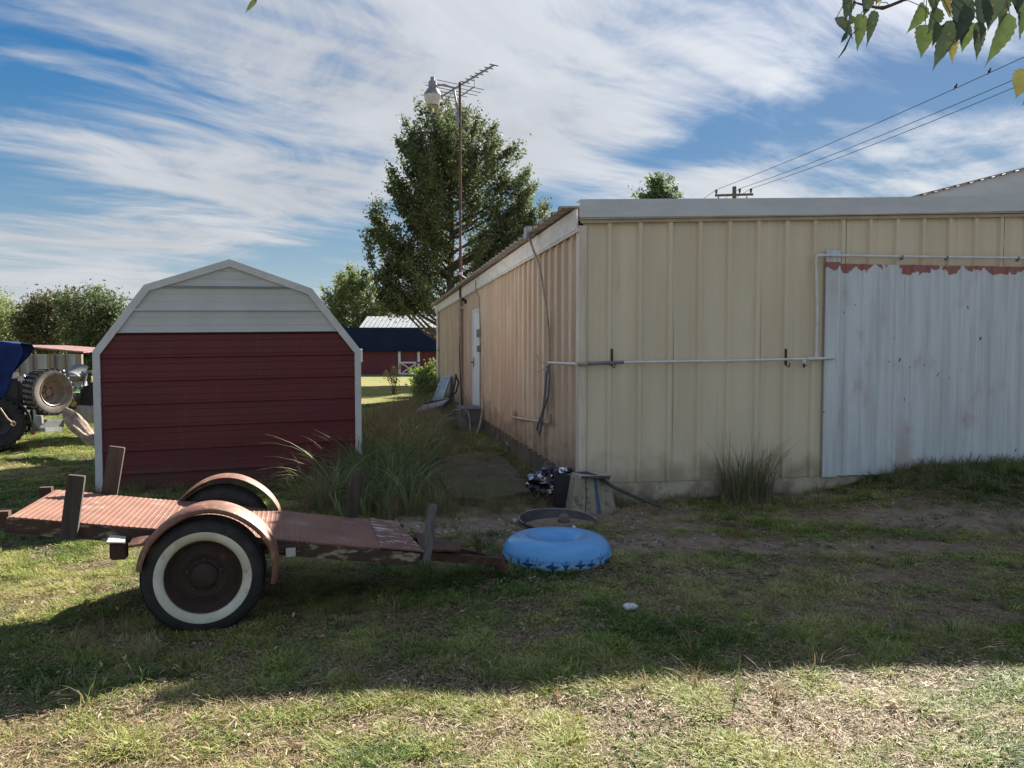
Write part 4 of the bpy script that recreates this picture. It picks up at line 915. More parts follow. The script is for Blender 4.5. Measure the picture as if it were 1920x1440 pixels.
# ------------------------------------------------------------------ distance: red barn
bz = -.62
BP = D(660, 705, 62.0); br = thing('red_barn', (BP.x, 62, bz), 'long dark red barn with a navy roof beyond the lawn', 'barn')
zr = D(700, 656, 62).z; zt = D(700, 614, 62.7).z
MB().box(Vector((BP.x + 4.5, 65, (bz + zr) / 2)), (24, 6, zr - bz)).build('wall', M['barn_red'], br)
MB().add([Vector((BP.x - 8, 61.6, zr - .03)), Vector((BP.x + 17, 61.6, zr - .03)), Vector((BP.x + 17, 62.7, zt)), Vector((BP.x - 8, 62.7, zt)), Vector((BP.x - 8, 61.6, zr - .13)), Vector((BP.x + 17, 61.6, zr - .13)), Vector((BP.x + 17, 69, zr - .13)), Vector((BP.x - 8, 69, zr - .13)), Vector((BP.x - 8, 69, zt + .1)), Vector((BP.x + 17, 69, zt + .1))],
         [(0, 1, 2, 3), (4, 5, 1, 0), (3, 2, 9, 8), (4, 0, 3, 8, 7), (5, 6, 9, 2, 1)]).build('roof', M['navy'], br)
MB().box(Vector((BP.x + 4.5, 61.85, bz + .02)), (24, .3, .28)).build('plinth', M['conc_grey'], br)
dA, dB = D(749, 701, 61.9), D(785, 655, 61.9); x0, x1, z0_, z1_ = dA.x, dB.x, dA.z, dB.z
dd = MB().box(Vector(((x0 + x1) / 2, 61.93, (z0_ + z1_) / 2)), (x1 - x0, .06, z1_ - z0_)).build('door', M['barn_red'], br)
zm = z0_ + (z1_ - z0_) * .46; w_ = .13
for (p, q, ww) in [((x0, z0_), (x0, z1_), .2), ((x1, z0_), (x1, z1_), .2), ((x0, z1_), (x1, z1_), w_), ((x0, z0_), (x1, z0_), w_), ((x0, zm), (x1, zm), w_), ((x0 + .1, z0_), (x1 - .1, zm), w_ * .7), ((x0 + .1, zm), (x1 - .1, z0_), w_ * .7)]:
    MB().bar(Vector((p[0], 61.88, p[1])), Vector((q[0], 61.88, q[1])), .03 + .004 * random.random(), ww, Y3.cross(Vector((q[0] - p[0], 0, q[1] - p[1])))).build('door_board', M['white'], dd)
for z_ in (zm, z1_ - .15, z0_ + .15): MB().box(Vector((x1 - .05, 61.84, z_)), (.3, .02, .1)).build('hinge', M['black'], dd)
sbz = D(700, 594, 78).z
ob_b = thing('grey_barn', (-12, 75, bz), 'barn with a pale ribbed metal roof showing above the navy roof', 'barn')
xa, xb_ = D(673, 600, 74).x, D(900, 600, 74).x; b = MB(); zlo = D(700, 615, 73).z - .2
n_ = 26
for k_ in range(n_):
    xx0 = xa + (xb_ - xa) * k_ / n_; xx1 = xa + (xb_ - xa) * (k_ + 1) / n_
    MB().prism([Vector((xx0 + .06, 73, zlo)), Vector((xx1 - .06, 73, zlo)), Vector((xx1 - .06, 78, sbz)), Vector((xx0 + .06, 78, sbz))], Z3 * .05).build('roof_sheet', M['galv'], ob_b)
MB().prism([Vector((xa, 73, zlo - .05)), Vector((xb_, 73, zlo - .05)), Vector((xb_, 78, sbz - .05)), Vector((xa, 78, sbz - .05))], Z3 * -.05).build('roof', M['metal_grey'], ob_b)
MB().box(Vector(((xa + xb_) / 2, 78, (zlo + bz) / 2)), (xb_ - xa - .4, 9, zlo - bz)).build('wall', M['navy'], ob_b)

# open metal shed, far left
YM = 26
ms_ = thing('pole_shed', (D(100, 690, YM).x, YM, 0), 'open-sided metal shed with rusty red roof behind the tarped vehicle', 'shed')
ra, rb, rc, rd = D(20, 649, YM), D(158, 662, YM), D(140, 662, YM + 5), D(0, 646, YM + 6)
zt2 = ra.z
for k_ in range(9):
    f0, f1 = k_ / 9, (k_ + .93) / 9
    p0, p1 = ra.lerp(rb, f0), ra.lerp(rb, f1); q0_, q1_ = (ra + Vector((-1.0, 5, .0))).lerp(rb + Vector((-1.6, 5, .10)), f0), (ra + Vector((-1.0, 5, .0))).lerp(rb + Vector((-1.6, 5, .10)), f1)
    MB().prism([p0, p1, q1_, q0_], Z3 * .05).build('roof_sheet', pm('roof_red', (.22, .09, .08), (.32, .2, .18), 3, rough=.6) if k_ == 0 else bpy.data.materials['roof_red'], ms_)
for px_ in (33, 59, 92, 99, 119, 145, 151):
    p = D(px_, 662, YM - .05); MB().box(Vector((p.x, p.y, p.z / 2 - .04)), (.11, .11, p.z)).build('post', pm('post_wood', (.28, .22, .18), rough=.8) if px_ == 33 else bpy.data.materials['post_wood'], ms_)
for k_, (pa, pb_) in enumerate([(20, 58), (60, 91), (100, 118), (120, 144)]):
    p, q = D(pa, 664, YM + .1), D(pb_, 664, YM + .1)
    MB().prism([Vector((p.x, p.y, 0)), Vector((q.x, q.y, 0)), Vector((q.x, q.y, q.z)), Vector((p.x, p.y, p.z))], Y3 * .04).build('wall_sheet', M['galv'], ms_)

# ------------------------------------------------------------------ tarped off-road vehicle
jf = Vector((-.89, -.45, 0)).normalized(); js = Vector((-jf.y, jf.x, 0)); js = -js if js.y > 0 else js     # js: towards viewer side
J0 = D(45, 800, 12.1) - Vector((.36, -.71, 0)); J0.z = 0
jp = thing('offroad_vehicle', J0, 'dark off-road vehicle under a blue tarp at the left edge, spare wheel on its tail', 'vehicle')
def J(f_, s_, z_): return J0 + jf * f_ + js * s_ + Z3 * z_
jax = (jf, js, Z3)
MB().box(J(1.68, 0, .80), (3.3, 1.56, .66), jax, .04).build('body', M['jeep'], jp)
MB().box(J(1.8, 0, .38), (3.2, 1.1, .3), jax).build('chassis', M['dark_metal'], jp)
MB().box(J(.22, 0, .95), (.06, 1.4, .5), jax, .02).build('tailgate', M['jeep'], jp)
MB().bar(D(62, 797, 12.1), D(117, 794, 12.7), .10, .16, bev=.02).build('bumper', M['metal_grey'], jp)
MB().bar(D(66, 788, 11.98), D(80, 787, 12.0), .10, .14, bev=.01).bar(D(80, 806, 12.0), D(112, 804, 12.5), .08, .06).build('hitch_plate', M['metal_grey'], jp)
MB().tube([D(66, 792, 12.1), D(64, 760, 12.1), D(57, 725, 12.15), D(44, 704, 12.2)], .022, 6).build('bracket', M['galv'], jp)
MB().tube([D(0, 765, 11.4), D(14, 785, 11.5), D(24, 793, 11.6)], .012, 6).lathe([(.03, -.02), (.045, 0), (.03, .02)], D(25, 794, 11.6), Y3, 10).build('tow_strap', M['pvc_tan'], jp)
MB().box(D(62, 811, 12.0), (.06, .05, .07), jax, .01).build('tail_light', pm('lens_red', (.30, .06, .03), rough=.3), jp)
MB().box(J(.03, .1, .80), (.05, 1.3, .55), jax, .02).build('rear_panel', M['black'], jp)
def offwheel(c, axis, R_, w_, parent, dusty, nm='wheel', rimm='rim'):
    ax = Vector(axis).normalized(); hw = w_ / 2
    t_ = MB().lathe([(R_ * .60, -hw * .8), (R_ * .72, -hw), (R_ * .9, -hw), (R_ * .97, -hw * .8), (R_ * .97, hw * .8), (R_ * .9, hw), (R_ * .72, hw), (R_ * .60, hw * .8)], c, ax, 40)
    wh = t_.build(nm, M['tyre_dusty'] if dusty else M['tyre'], parent, True)
    e1 = ax.orthogonal().normalized(); e2 = ax.cross(e1); b = MB()
    for k_ in range(26):
        t = k_ * 2 * math.pi / 26; rd = e1 * math.cos(t) + e2 * math.sin(t); tg = ax.cross(rd)
        for sg in (-1, 1):
            b.box(c + rd * R_ * .965 + ax * sg * hw * .70 + tg * (sg * .012), (R_ * .09, R_ * .13, hw * .62), (rd, tg, ax))
        b.box(c + rd * R_ * .975, (R_ * .07, R_ * .1, hw * .5), (rd, tg, ax))
    b.build('tread', M['tyre'], wh)
    MB().lathe([(R_ * .60, hw * .82), (R_ * .585, hw * .9), (R_ * .56, hw * .85), (R_ * .53, hw * .2), (R_ * .48, hw * -.1), (R_ * .3, hw * -.25), (R_ * .16, hw * -.1), (R_ * .14, hw * .1), (R_ * .05, hw * .15), (0, hw * .15)], c, ax, 32).build('rim', M[rimm], wh, True)
    b = MB()
    for k_ in range(5):
        t = k_ * 2 * math.pi / 5; q = c + (e1 * math.cos(t) + e2 * math.sin(t)) * R_ * .24
        b.tube([q - ax * hw * .25, q - ax * hw * .08], R_ * .035, 6)
    b.build('lug_nuts', M['dark_metal'], wh)
    return wh
sa_ = Vector((.92, -.38, .04)).normalized()
offwheel(D(91, 735, 12.35), sa_, .375, .27, jp, True, 'spare_wheel')
for f_ in (.36, 2.9):
    for s_ in (.72, -.72): offwheel(J(f_, s_ * 1.1, .44), js * (1 if s_ > 0 else -1), .40, .26, jp, False, rimm='dark_metal')
for f_ in (.36, 2.9): MB().lathe([(.45, -.1), (.46, .14), (.43, .14)], J(f_, .72, .42), js, 16, R(0), R(180), ref=-jf).build('fender_flare', M['black'], jp)
# tarp draped over the roof frame
tb = MB()
def tarp(u, v):
    f_ = .02 + u * 3.6; a_ = (v - .5) * 2            # v across; near side is a_ > 0
    q = abs(a_); sg = 1 if a_ > 0 else -1
    side = .82 * min(1, q / .5); drop = max(0, q - .5) / .5
    ln = 1.08 + .08 * math.sin(f_ * 3.1) + .05 * math.sin(f_ * 9) if a_ > 0 else .6
    lag = min(1, max(0, (f_ - .02) / .40)); ln *= .16 + .84 * lag          # hem gathered up towards the tail
    z_ = 1.66 + .06 * math.sin(f_ * 1.3 + 1.2) - .12 * max(0, .25 - f_) - drop * ln
    n1 = float(fbm(np.array([u * 14.]), np.array([v * 9.]), 2, 3)[0]) - .45
    fold = .05 * math.sin(f_ * 11 + 2 * math.sin(f_ * 4)) * drop
    return J(f_ + n1 * .08 - .06 * drop, sg * (side + fold + .05 * drop) + n1 * .06, z_ + n1 * .07)
tb.grid(tarp, 60, 40)
tag(tb.build('tarp', M['tarp'], None, 'all'), 'dark blue plastic tarp draped over the off-road vehicle', 'tarp')
# log
lg = P3([(124, 772, 11.9), (135, 785, 11.7), (148, 802, 11.5), (163, 820, 11.2), (178, 832, 11.0)])
b = MB()
def logf(u, v):
    i = min(3, int(u * 4)); fr = u * 4 - i; p = lg[i].lerp(lg[i + 1], fr); t = v * 2 * math.pi
    r_ = (.035 + .065 * math.sin(min(1, .08 + u * .95) * math.pi) ** .8) * (1 + .28 * math.sin(t * 3 + u * 5) + .12 * math.sin(t * 7 + u * 9)) * (1 if u < .97 else .5)
    ax = (lg[4] - lg[0]).normalized(); e1 = ax.cross(Y3).normalized(); e2 = ax.cross(e1)
    return p + (e1 * math.cos(t) + e2 * math.sin(t)) * r_
b.grid(logf, 30, 26); obj_top('driftwood_log', b, M['drift'], 'twisted pale driftwood log leaning down beside the spare wheel', 'log', 'all')
# pale crate/trailer under
obj_top('metal_trough', MB().prism([D(143, 761, 13.2), D(163, 763, 13.2), D(168, 776, 13.2), D(165, 795, 13.2), D(143, 795, 13.2)], Y3 * .8), M['galv'], 'pale metal trough standing behind the driftwood log', 'trough')
# tractor
YT = 15.5
tr = thing('lawn_tractor', D(145, 765, YT), 'green lawn tractor with yellow wheel hubs behind the spare wheel', 'tractor')
c_ = D(139, 755, YT); ax_ = Vector((.25, -.97, 0))
def tw(c, R_, nm): 
    w = MB().lathe([(R_ * .5, -.09), (R_ * .8, -.1), (R_, -.06), (R_, .06), (R_ * .8, .1), (R_ * .5, .09)], c, ax_, 24).build(nm, M['tyre'], tr, True)
    MB().lathe([(R_ * .52, .09), (R_ * .45, .05), (R_ * .2, .04), (0, .06)], c, ax_, 20).build('hub', M['yellow'], w, True)
tw(c_, .145, 'wheel'); tw(D(118, 755, YT + .5), .145, 'wheel'); 
MB().box(D(137, 734, YT + .25), (.40, .7, .26), (X3, Y3, Z3), .03).build('hood', M['green'], tr)
MB().box(D(150, 742, YT + .3), (.5, .8, .16), (X3, Y3, Z3), .03).build('chassis', M['dark_metal'], tr)
sp_ = D(140, 703, YT); b = MB()
b.grid(lambda u, v: sp_ + Vector(((u - .5) * .38, (v - .5) * .35, .10 - .35 * (u - .5) ** 2 * (1 - .3 * v) + .16 * v * v - .04)), 10, 8)
b.prism([sp_ + Vector((-.19, -.17, -.02)), sp_ + Vector((.19, -.17, -.02)), sp_ + Vector((.12, -.17, -.12)), sp_ + Vector((-.1, -.17, -.12))], Y3 * .3); b.build('seat', M['seat'], tr, True)
MB().bar(sp_ + Vector((-.24, 0, .08)), sp_ + Vector((-.02, 0, -.28)), .05, .06).bar(sp_ + Vector((.22, 0, .06)), sp_ + Vector((.12, 0, -.30)), .05, .09).bar(sp_ + Vector((-.3, .05, .07)), sp_ + Vector((.34, .05, .06)), .04, .04).build('seat_frame', M['metal_grey'], tr)
MB().box(sp_ + Vector((.05, .02, -.18)), (.26, .2, .1)).build('bracket_plate', M['galv'], tr)
atv = thing('parked_utility_vehicle', D(190, 790, 13.5), 'dark vehicle mostly hidden behind the shed, one knobbly black wheel showing', 'vehicle')
offwheel(D(202, 752, 13.6), Vector((.3, -.95, 0)), .42, .24, atv, False, rimm='dark_metal')
MB().box(D(232, 742, 14.2), (1.1, 1.0, .4), (X3, Y3, Z3), .05).build('body', M['jeep'], atv)
offwheel(D(250, 752, 13.9), Vector((.3, -.95, 0)), .40, .24, atv, False)

# ------------------------------------------------------------------ utility pole, wires, birds
up = D(1377, 350, 48); ub = Vector((up.x, up.y, -.4))
ut = thing('utility_pole', ub, 'wooden utility pole with one crossarm above the beige roof', 'utility pole')
MB().tube([ub, up], [.17, .12], 10).build('pole', M['pole_wood'], ut, True)
ca = D(1341, 366.5, 47.8); cb2 = D(1412, 364.5, 47.9)
MB().bar(ca, cb2, .12, .13).build('crossarm', M['pole_wood'], ut)
ins = []
for (x_, y_) in ((1343, 360), (1387, 358), (1408, 358)):
    p = D(x_, y_, 47.85); ins.append(p)
    MB().lathe([(0, .14), (.07, .13), (.09, .05), (.05, 0), (.08, -.05), (.03, -.12), (.02, -.25)], p, Z3, 10).build('insulator', M['dark_metal'], ut, True)
for x_ in (1347, 1400):
    p = D(x_, 372, 47.8); MB().tube([p + Z3 * .12, p, p + Vector((.06, 0, -.08)), p + Vector((.06, 0, -.22))], .05, 8).tube([p + Vector((.06, 0, -.2)), p + Vector((.06, 0, -.36))], .07, 8).build('cutout', M['metal_grey'], ut, True)
wires = []
for p, (x_, y_, yy) in zip(ins, ((1920, 107, 26.5), (1893, 153, 27.5), (1890, 169, 28.8))):
    q = D(x_, y_, yy); p = p + Z3 * .14; ext_ = p + (q - p) * 2.05; pts = []
    for k_ in range(41):
        t = k_ / 40; s_ = t * (ext_ - p).length / (q - p).length
        w0 = p.lerp(ext_, t)
        sag = -.55 * s_ * (1 - s_) if s_ < 1 else .9 * s_ * (s_ - 1) * .6
        w0.z += sag if s_ < 1 else sag
        pts.append(w0)
    back = [p + Vector((-.22 * k_ * 4, k_ * 16 - 0, 0)) * .5 + Z3 * (-.25 * k_ * (3 - k_) * .3) for k_ in (4, 3, 2, 1)]
    o_ = tag(MB().tube(back + pts, .014, 5).build('power_line', M['black'], None), None, 'wire', 'power lines from the utility pole'); wires.append((o_, p, q))
for (o_, _, _), l_ in zip(wires, ('uppermost black power line rising to the upper right, two birds on it', 'middle black power line rising to the upper right from the pole', 'lowest black power line rising to the upper right from the crossarm end')): o_['label'] = l_
for (x_, y_, l_) in ((1780, 168, 'small dark bird perched lower down the topmost power line'), (1838, 143, 'small dark bird perched higher up the topmost power line')):
    p0, q0_ = wires[0][1], wires[0][2]
    best = min((((p0.lerp(q0_, t) + Z3 * (-.55 * t * (1 - t))), t) for t in np.linspace(0, 1, 200)), key=lambda w_: abs(960 + F * w_[0].x / w_[0].y - x_))[0]
    bd_ = thing('bird', best, l_, 'bird', 'birds on the power line')
    MB().lathe([(0, -.09), (.035, -.06), (.048, 0), (.035, .06), (.0, .085)], best + Z3 * .06, Vector((.35, 0, .9)), 12).build('body', M['black'], bd_, True)
    MB().lathe([(0, -.03), (.028, -.01), (.03, .01), (.012, .03), (.004, .055), (0, .056)], best + Vector((.035, 0, .15)), Vector((.95, 0, .1)), 10).build('head', M['black'], bd_, True)
    MB().prism([best + Vector((-.02, -.015, .02)), best + Vector((-.02, .015, .02)), best + Vector((-.07, .02, -.07)), best + Vector((-.07, -.02, -.07))], Vector((.012, 0, .004))).build('tail', M['black'], bd_)

# ------------------------------------------------------------------ trees
def leaf_cloud(centres, radii, n_each, size, rs, squash=.8, dirs=None, spray=0):
    """numpy arrays of leaf quads scattered in gaussian clumps"""
    C_ = np.repeat(centres, n_each, 0); Rr = np.repeat(radii, n_each)[:, None]
    n = len(C_); p = C_ + rs.normal(0, 1, (n, 3)) * Rr * np.array([.62, .62, .62 * squash])
    if dirs is not None:
        D_ = np.repeat(dirs, n_each, 0); p = C_ + (p - C_) * (1 - .45 * spray) + D_ * (rs.normal(0, 1, (n, 1)) * Rr * .85 * spray)
    d1 = rs.normal(0, 1, (n, 3)); d1 /= np.linalg.norm(d1, axis=1)[:, None]
    d2 = np.cross(d1, rs.normal(0, 1, (n, 3))); d2 /= np.linalg.norm(d2, axis=1)[:, None]
    s = size * (.6 + .8 * rs.random((n, 1)))
    v = np.stack([p - d1 * s, p + d2 * s * .45, p + d1 * s, p - d2 * s * .45], 1).reshape(-1, 3)
    f = np.arange(n * 4).reshape(-1, 4)
    return v, f
def np_mesh(name, v, f, mat, parent):
    o = ORG.get(parent.name, Vector((0, 0, 0))) if parent else Vector((0, 0, 0))
    me = bpy.data.meshes.new(name); me.vertices.add(len(v)); me.vertices.foreach_set('co', (v - np.array(o)).astype(np.float32).ravel())
    me.loops.add(f.size); me.loops.foreach_set('vertex_index', f.ravel().astype(np.int32)); me.polygons.add(len(f))
    me.polygons.foreach_set('loop_start', np.arange(0, f.size, f.shape[1], dtype=np.int32)); me.update(calc_edges=True)
    me.materials.append(mat); ob = bpy.data.objects.new(name, me); COL.objects.link(ob)
    if parent: ob.parent = parent
    return ob
def inpoly(x, y, poly):
    c = False; n = len(poly)
    for i in range(n):
        x1, y1 = poly[i]; x2, y2 = poly[(i + 1) % n]
        if (y1 > y) != (y2 > y) and x < (x2 - x1) * (y - y1) / (y2 - y1) + x1: c = not c
    return c
def tree(name, label, poly, Y, base, nclump, nleaf, crad, size, mat, seed, trunk_r=.25, limbs=36, depth=.8, group=None, gz=-.3, spray=.35, lobes=0, zfl=None):
    rs = np.random.default_rng(seed); xs_ = [p[0] for p in poly]; ys_ = [p[1] for p in poly]
    bp = D(base[0], base[1], Y); root = Vector((bp.x, Y, gz)); top = max(D(0, min(ys_), Y).z, 1)
    t_ = thing(name, root, label, 'tree', group); cs = []; rr = []
    wpx = max(xs_) - min(xs_)
    tries = 0
    while len(cs) < nclump and tries < 20000:
        tries += 1
        x, y = rs.uniform(min(xs_), max(xs_)), rs.uniform(min(ys_), max(ys_))
        if not inpoly(x, y, poly): continue
        # local half width → depth spread
        hw = min(abs(x - min(xs_)), abs(max(xs_) - x)) / F * Y
        dd_ = rs.uniform(-1, 1) * max(.4, math.sqrt(max(.05, hw * (wpx / F * Y - hw)))) * depth
        p = D(x, y, Y); q = Vector((p.x, Y + dd_, p.z)); q.x *= (Y + dd_) / Y; q.z = CAMZ + (q.z - CAMZ) * (Y + dd_) / Y
        cs.append(tuple(q)); rr.append(crad * rs.uniform(.6, 1.25))
    dirs_ = None
    if lobes:
        cs, rr, dirs_ = [], [], []; P2 = poly; n2 = len(P2); per = [math.dist(P2[i], P2[(i + 1) % n2]) for i in range(n2)]; tot = sum(per)
        zt_ = top
        for k_ in range(lobes):
            u_ = (k_ + rs.uniform(0, 1)) / lobes * tot; i = 0
            while u_ > per[i]: u_ -= per[i]; i += 1
            q_ = u_ / per[i]; bx_, by_ = P2[i][0] + (P2[(i + 1) % n2][0] - P2[i][0]) * q_, P2[i][1] + (P2[(i + 1) % n2][1] - P2[i][1]) * q_
            rad_ = rs.choice([1, .97, .75, .5, .3], p=[.34, .2, .2, .16, .10]); cxp = base[0]
            ex, ey = cxp + (bx_ - cxp) * rad_, by_ + (1 - rad_) * 30 * rs.uniform(-1, 2)
            hwm = wpx / 2 / F * Y; dd_ = math.sqrt(max(.03, 1 - rad_ ** 2)) * rs.choice([-1, 1]) * hwm * depth * rs.uniform(.4, 1)
            e = D(ex, ey, Y + dd_); e.x *= 1; sx = root.x + (e.x - root.x) * .08; drop_ = abs(e.x - root.x) * 1.0 + abs(dd_) * .9 + .5
            st_ = Vector((sx, Y + dd_ * .1, max(CAMZ + .2, min(zt_ * .82, e.z - drop_)))); dv = (e - st_); ln_ = dv.length; dv.normalize()
            m_ = max(4, int(ln_ / .42))
            for j in range(m_):
                t_q = .22 + .78 * (j + rs.uniform(0, 1)) / m_
                w_q = .42 * (1.25 - .95 * t_q) + .10
                c_q = st_ + dv * ln_ * t_q + Vector((0, 0, .25 * math.sin(t_q * 3.14) * -1)) + Vector(tuple(rs.normal(0, 1, 3))) * w_q * .9
                if zfl and c_q.z < D(960, zfl, c_q.y).z: continue
                cs.append(tuple(c_q)); rr.append(crad * (1.15 - .55 * t_q) * rs.uniform(.7, 1.2)); dirs_.append(tuple((dv + Vector(tuple(rs.normal(0, .25, 3))) + Vector((0, 0, .2))).normalized()))
        dirs_ = np.array(dirs_)
    cs = np.array(cs); rr = np.array(rr)
    rt_ = np.array([root.x, root.y, gz + (top - gz) * .25]); dr_ = cs - rt_; dr_ /= np.linalg.norm(dr_, axis=1)[:, None]; dr_[:, 2] += .35; dr_ /= np.linalg.norm(dr_, axis=1)[:, None]
    v, f = leaf_cloud(cs, rr, nleaf, size, rs, .8, dirs_ if dirs_ is not None else dr_, spray)
    np_mesh('crown', v, f, mat, t_)
    b = MB(); ztop = top * .80
    tp_ = [root - Z3 * .3] + [root + Vector((rs.normal(0, .04) * k_, rs.normal(0, .04) * k_, (ztop - gz) * k_ / 6)) for k_ in range(1, 7)]
    b.tube(tp_, [trunk_r * 1.3] + [trunk_r * (1 - .85 * k_ / 6) for k_ in range(1, 7)], 9); b.build('trunk', M['bark'], t_, True)
    b = MB(); order = rs.permutation(len(cs))[:limbs]
    for i in order:
        c = Vector(cs[i]); zz_ = max(gz + (ztop - gz) * .12, min(ztop * .95, c.z - (c - Vector((root.x, root.y, c.z))).length * .75))
        k_ = (zz_ - gz) / (ztop - gz); st_ = root + Z3 * (zz_ - gz); mid = st_.lerp(c, .5) + Vector((rs.normal(0, .1), rs.normal(0, .1), -.08 * (c - st_).length))
        r0 = trunk_r * (1 - .8 * k_) * .5
        b.tube([st_, mid, c], [r0, r0 * .55, r0 * .15 + .006], 5, False)
    if limbs: b.build('limbs', M['bark'], t_, True)
    return t_
LG = leaf_mat('leaf_oak', [(.05, .085, .048), (.085, .125, .062), (.15, .18, .085), (.20, .21, .10)], .45)
LY = leaf_mat('leaf_light', [(.13, .18, .07), (.20, .25, .10), (.28, .31, .13)], .5)
LB = leaf_mat('leaf_brown', [(.06, .07, .035), (.11, .105, .055), (.15, .14, .07), (.07, .10, .04)], .35)
LP_ = leaf_mat('needle_green', [(.12, .17, .09), (.18, .23, .12)], .45)
big = [(835, 190), (878, 215), (905, 215), (935, 250), (958, 255), (968, 300), (998, 345), (1000, 395), (1035, 400), (1040, 440), (985, 470), (930, 540), (880, 596), (830, 604), (790, 600), (745, 588), (715, 560), (728, 530), (700, 505), (688, 455), (702, 410), (700, 385), (725, 372), (750, 360), (728, 325), (726, 300), (748, 292), (740, 265), (765, 258), (775, 270), (762, 235), (790, 225), (785, 200), (815, 205)]
tree('oak_tree', 'tall dense dark green tree rising behind the beige building and mast', big, 38, (845, 640), 640, 105, .50, .085, LG, 11, .30, 110, .8, spray=.9, lobes=126, zfl=582)
tree('pale_tree', 'rounded light green tree behind the right slope of the shed roof', [(655, 510), (690, 520), (702, 560), (712, 590), (700, 625), (640, 628), (615, 600), (598, 560), (612, 528)], 86, (662, 640), 110, 70, .85, .15, LY, 12, .32, 60, .8, spray=.7, lobes=46)
tree('yellowing_tree', 'small yellow-green tree between the pale tree and the tall dark tree', [(700, 562), (722, 545), (738, 560), (735, 600), (705, 606)], 88, (718, 640), 40, 70, .8, .13, leaf_mat('leaf_yellowing', [(.12, .13, .04), (.22, .20, .06), (.16, .16, .05)], .5), 13, .2, 10, .8)
tree('hedge_tree', 'bushy dark green tree left of the shed above the pole shed', [(140, 550), (175, 545), (205, 555), (232, 575), (228, 610), (222, 690), (180, 700), (130, 660), (115, 600), (112, 560)], 40, (165, 700), 170, 110, .55, .085, LG, 14, .16, 40, .8)
tree('brownish_tree', 'broad brownish half-bare tree above the blue tarp', [(60, 565), (100, 550), (130, 570), (145, 640), (120, 668), (60, 660), (28, 640), (38, 590)], 44, (85, 700), 150, 90, .6, .09, LB, 15, .16, 70, .8)
tree('edge_tree', 'yellow-green tree at the left edge of the picture', [(-60, 570), (-5, 555), (20, 572), (45, 580), (40, 645), (-70, 650)], 60, (-10, 700), 90, 90, .9, .12, LY, 16, .22, 20, .8)
tree('distant_pine', 'small open-crowned tree poking above the middle of the beige roof', [(1222, 330), (1240, 328), (1258, 345), (1262, 368), (1262, 400), (1245, 440), (1215, 440), (1203, 390), (1208, 350)], 62, (1233, 640), 60, 60, .62, .14, LP_, 17, .18, 40, .8, spray=.6, lobes=34)
# twigs standing above the brownish tree
# far wood behind everything
rs = np.random.default_rng(5); cc = []; rr = []
for k_ in range(420):
    a_ = rs.uniform(-70, 60) ; 
    x_ = math.tan(R(a_)) * 150; cc.append((x_, 150 + rs.uniform(-8, 8), rs.uniform(0, 4.2 + 2 * math.sin(x_ * .06)))); rr.append(2.0)
v, f = leaf_cloud(np.array(cc), np.array(rr), 60, .42, rs); tag(np_mesh('far_wood', v, f, LG, None), 'far line of woods along the horizon behind the barns', 'woods', kind='stuff')
# leafy bush and weeds at the far end of the side wall
def bush(name, label, c, r_, n, mat, seed, size=.06, sq=.9, nl=60):
    rs = np.random.default_rng(seed); cs = np.array(c) + rs.normal(0, .5, (n, 3)) * r_ * np.array([1, 1, sq])
    t_ = thing(name, Vector((c[0], c[1], 0)), label, 'bush'); v, f = leaf_cloud(cs, np.full(n, r_ * .35), nl, size, rs); np_mesh('foliage', v, f, mat, t_)
    b = MB()
    for i in range(min(n, 14)): b.tube([Vector((c[0], c[1], -.1)), Vector(cs[i]).lerp(Vector((c[0], c[1], 0)), .5) + Vector((0, 0, .05)), Vector(cs[i])], [.012, .009, .004], 5)
    b.build('stems', M['bark'], t_)
bush('leafy_bush', 'bright leafy green bush at the far corner of the beige side wall', tuple(D(812, 705, 26)), .48, 26, leaf_mat('leaf_bright', [(.12, .18, .04), (.2, .26, .06), (.08, .13, .03)], .5), 3, .07)
bush('low_bush', 'low pale bush in the sun in front of the leafy bush', tuple(D(790, 728, 24)), .42, 22, LY, 4, .05)
bush('small_shrub', 'thin reddish-seeded shrub on the sunny lawn in front of the red barn', tuple(D(738, 705, 27)), .3, 12, leaf_mat('leaf_dry', [(.22, .15, .09), (.28, .24, .10), (.15, .16, .06)], .4), 6, .035, 1.3, 40)

# ------------------------------------------------------------------ overhanging tree near the camera
YL = 2.15
ot = thing('overhanging_tree', (4.2, -.6, 0), 'broad-leaved tree whose serrated leaves hang into the upper right corner', 'tree')
MB().tube([Vector((4.2, -.6, -.2)), Vector((4.15, -.5, 1.6)), Vector((3.9, -.2, 3.3)), Vector((3.5, .3, 4.8))], [.22, .17, .13, .08], 12).build('trunk', M['bark'], ot, True)
lim = [Vector((4.0, -.3, 2.9)), Vector((2.9, .9, 3.25)), D(1990, -70, 2.2), D(1860, -60, 2.15), D(1740, -28, 2.15), D(1690, 2, YL), D(1668, 11, YL), D(1656, 15, YL), D(1642, 14, YL), D(1618, 9, YL), D(1600, 4, YL)]
MB().tube(lim, [.07, .05, .022, .014, .008, .0045, .0045, .0055, .0035, .003, .002], 8).build('branch', M['bark'], ot, True)
MB().tube([D(1860, -60, 2.15), D(1500, -160, 2.2), D(900, -220, 2.3), D(560, -120, 2.3), D(487, -25, 2.3), D(480, 2, 2.3)], [.012, .011, .009, .006, .003, .0015], 6).build('branch', M['bark'], ot, True)
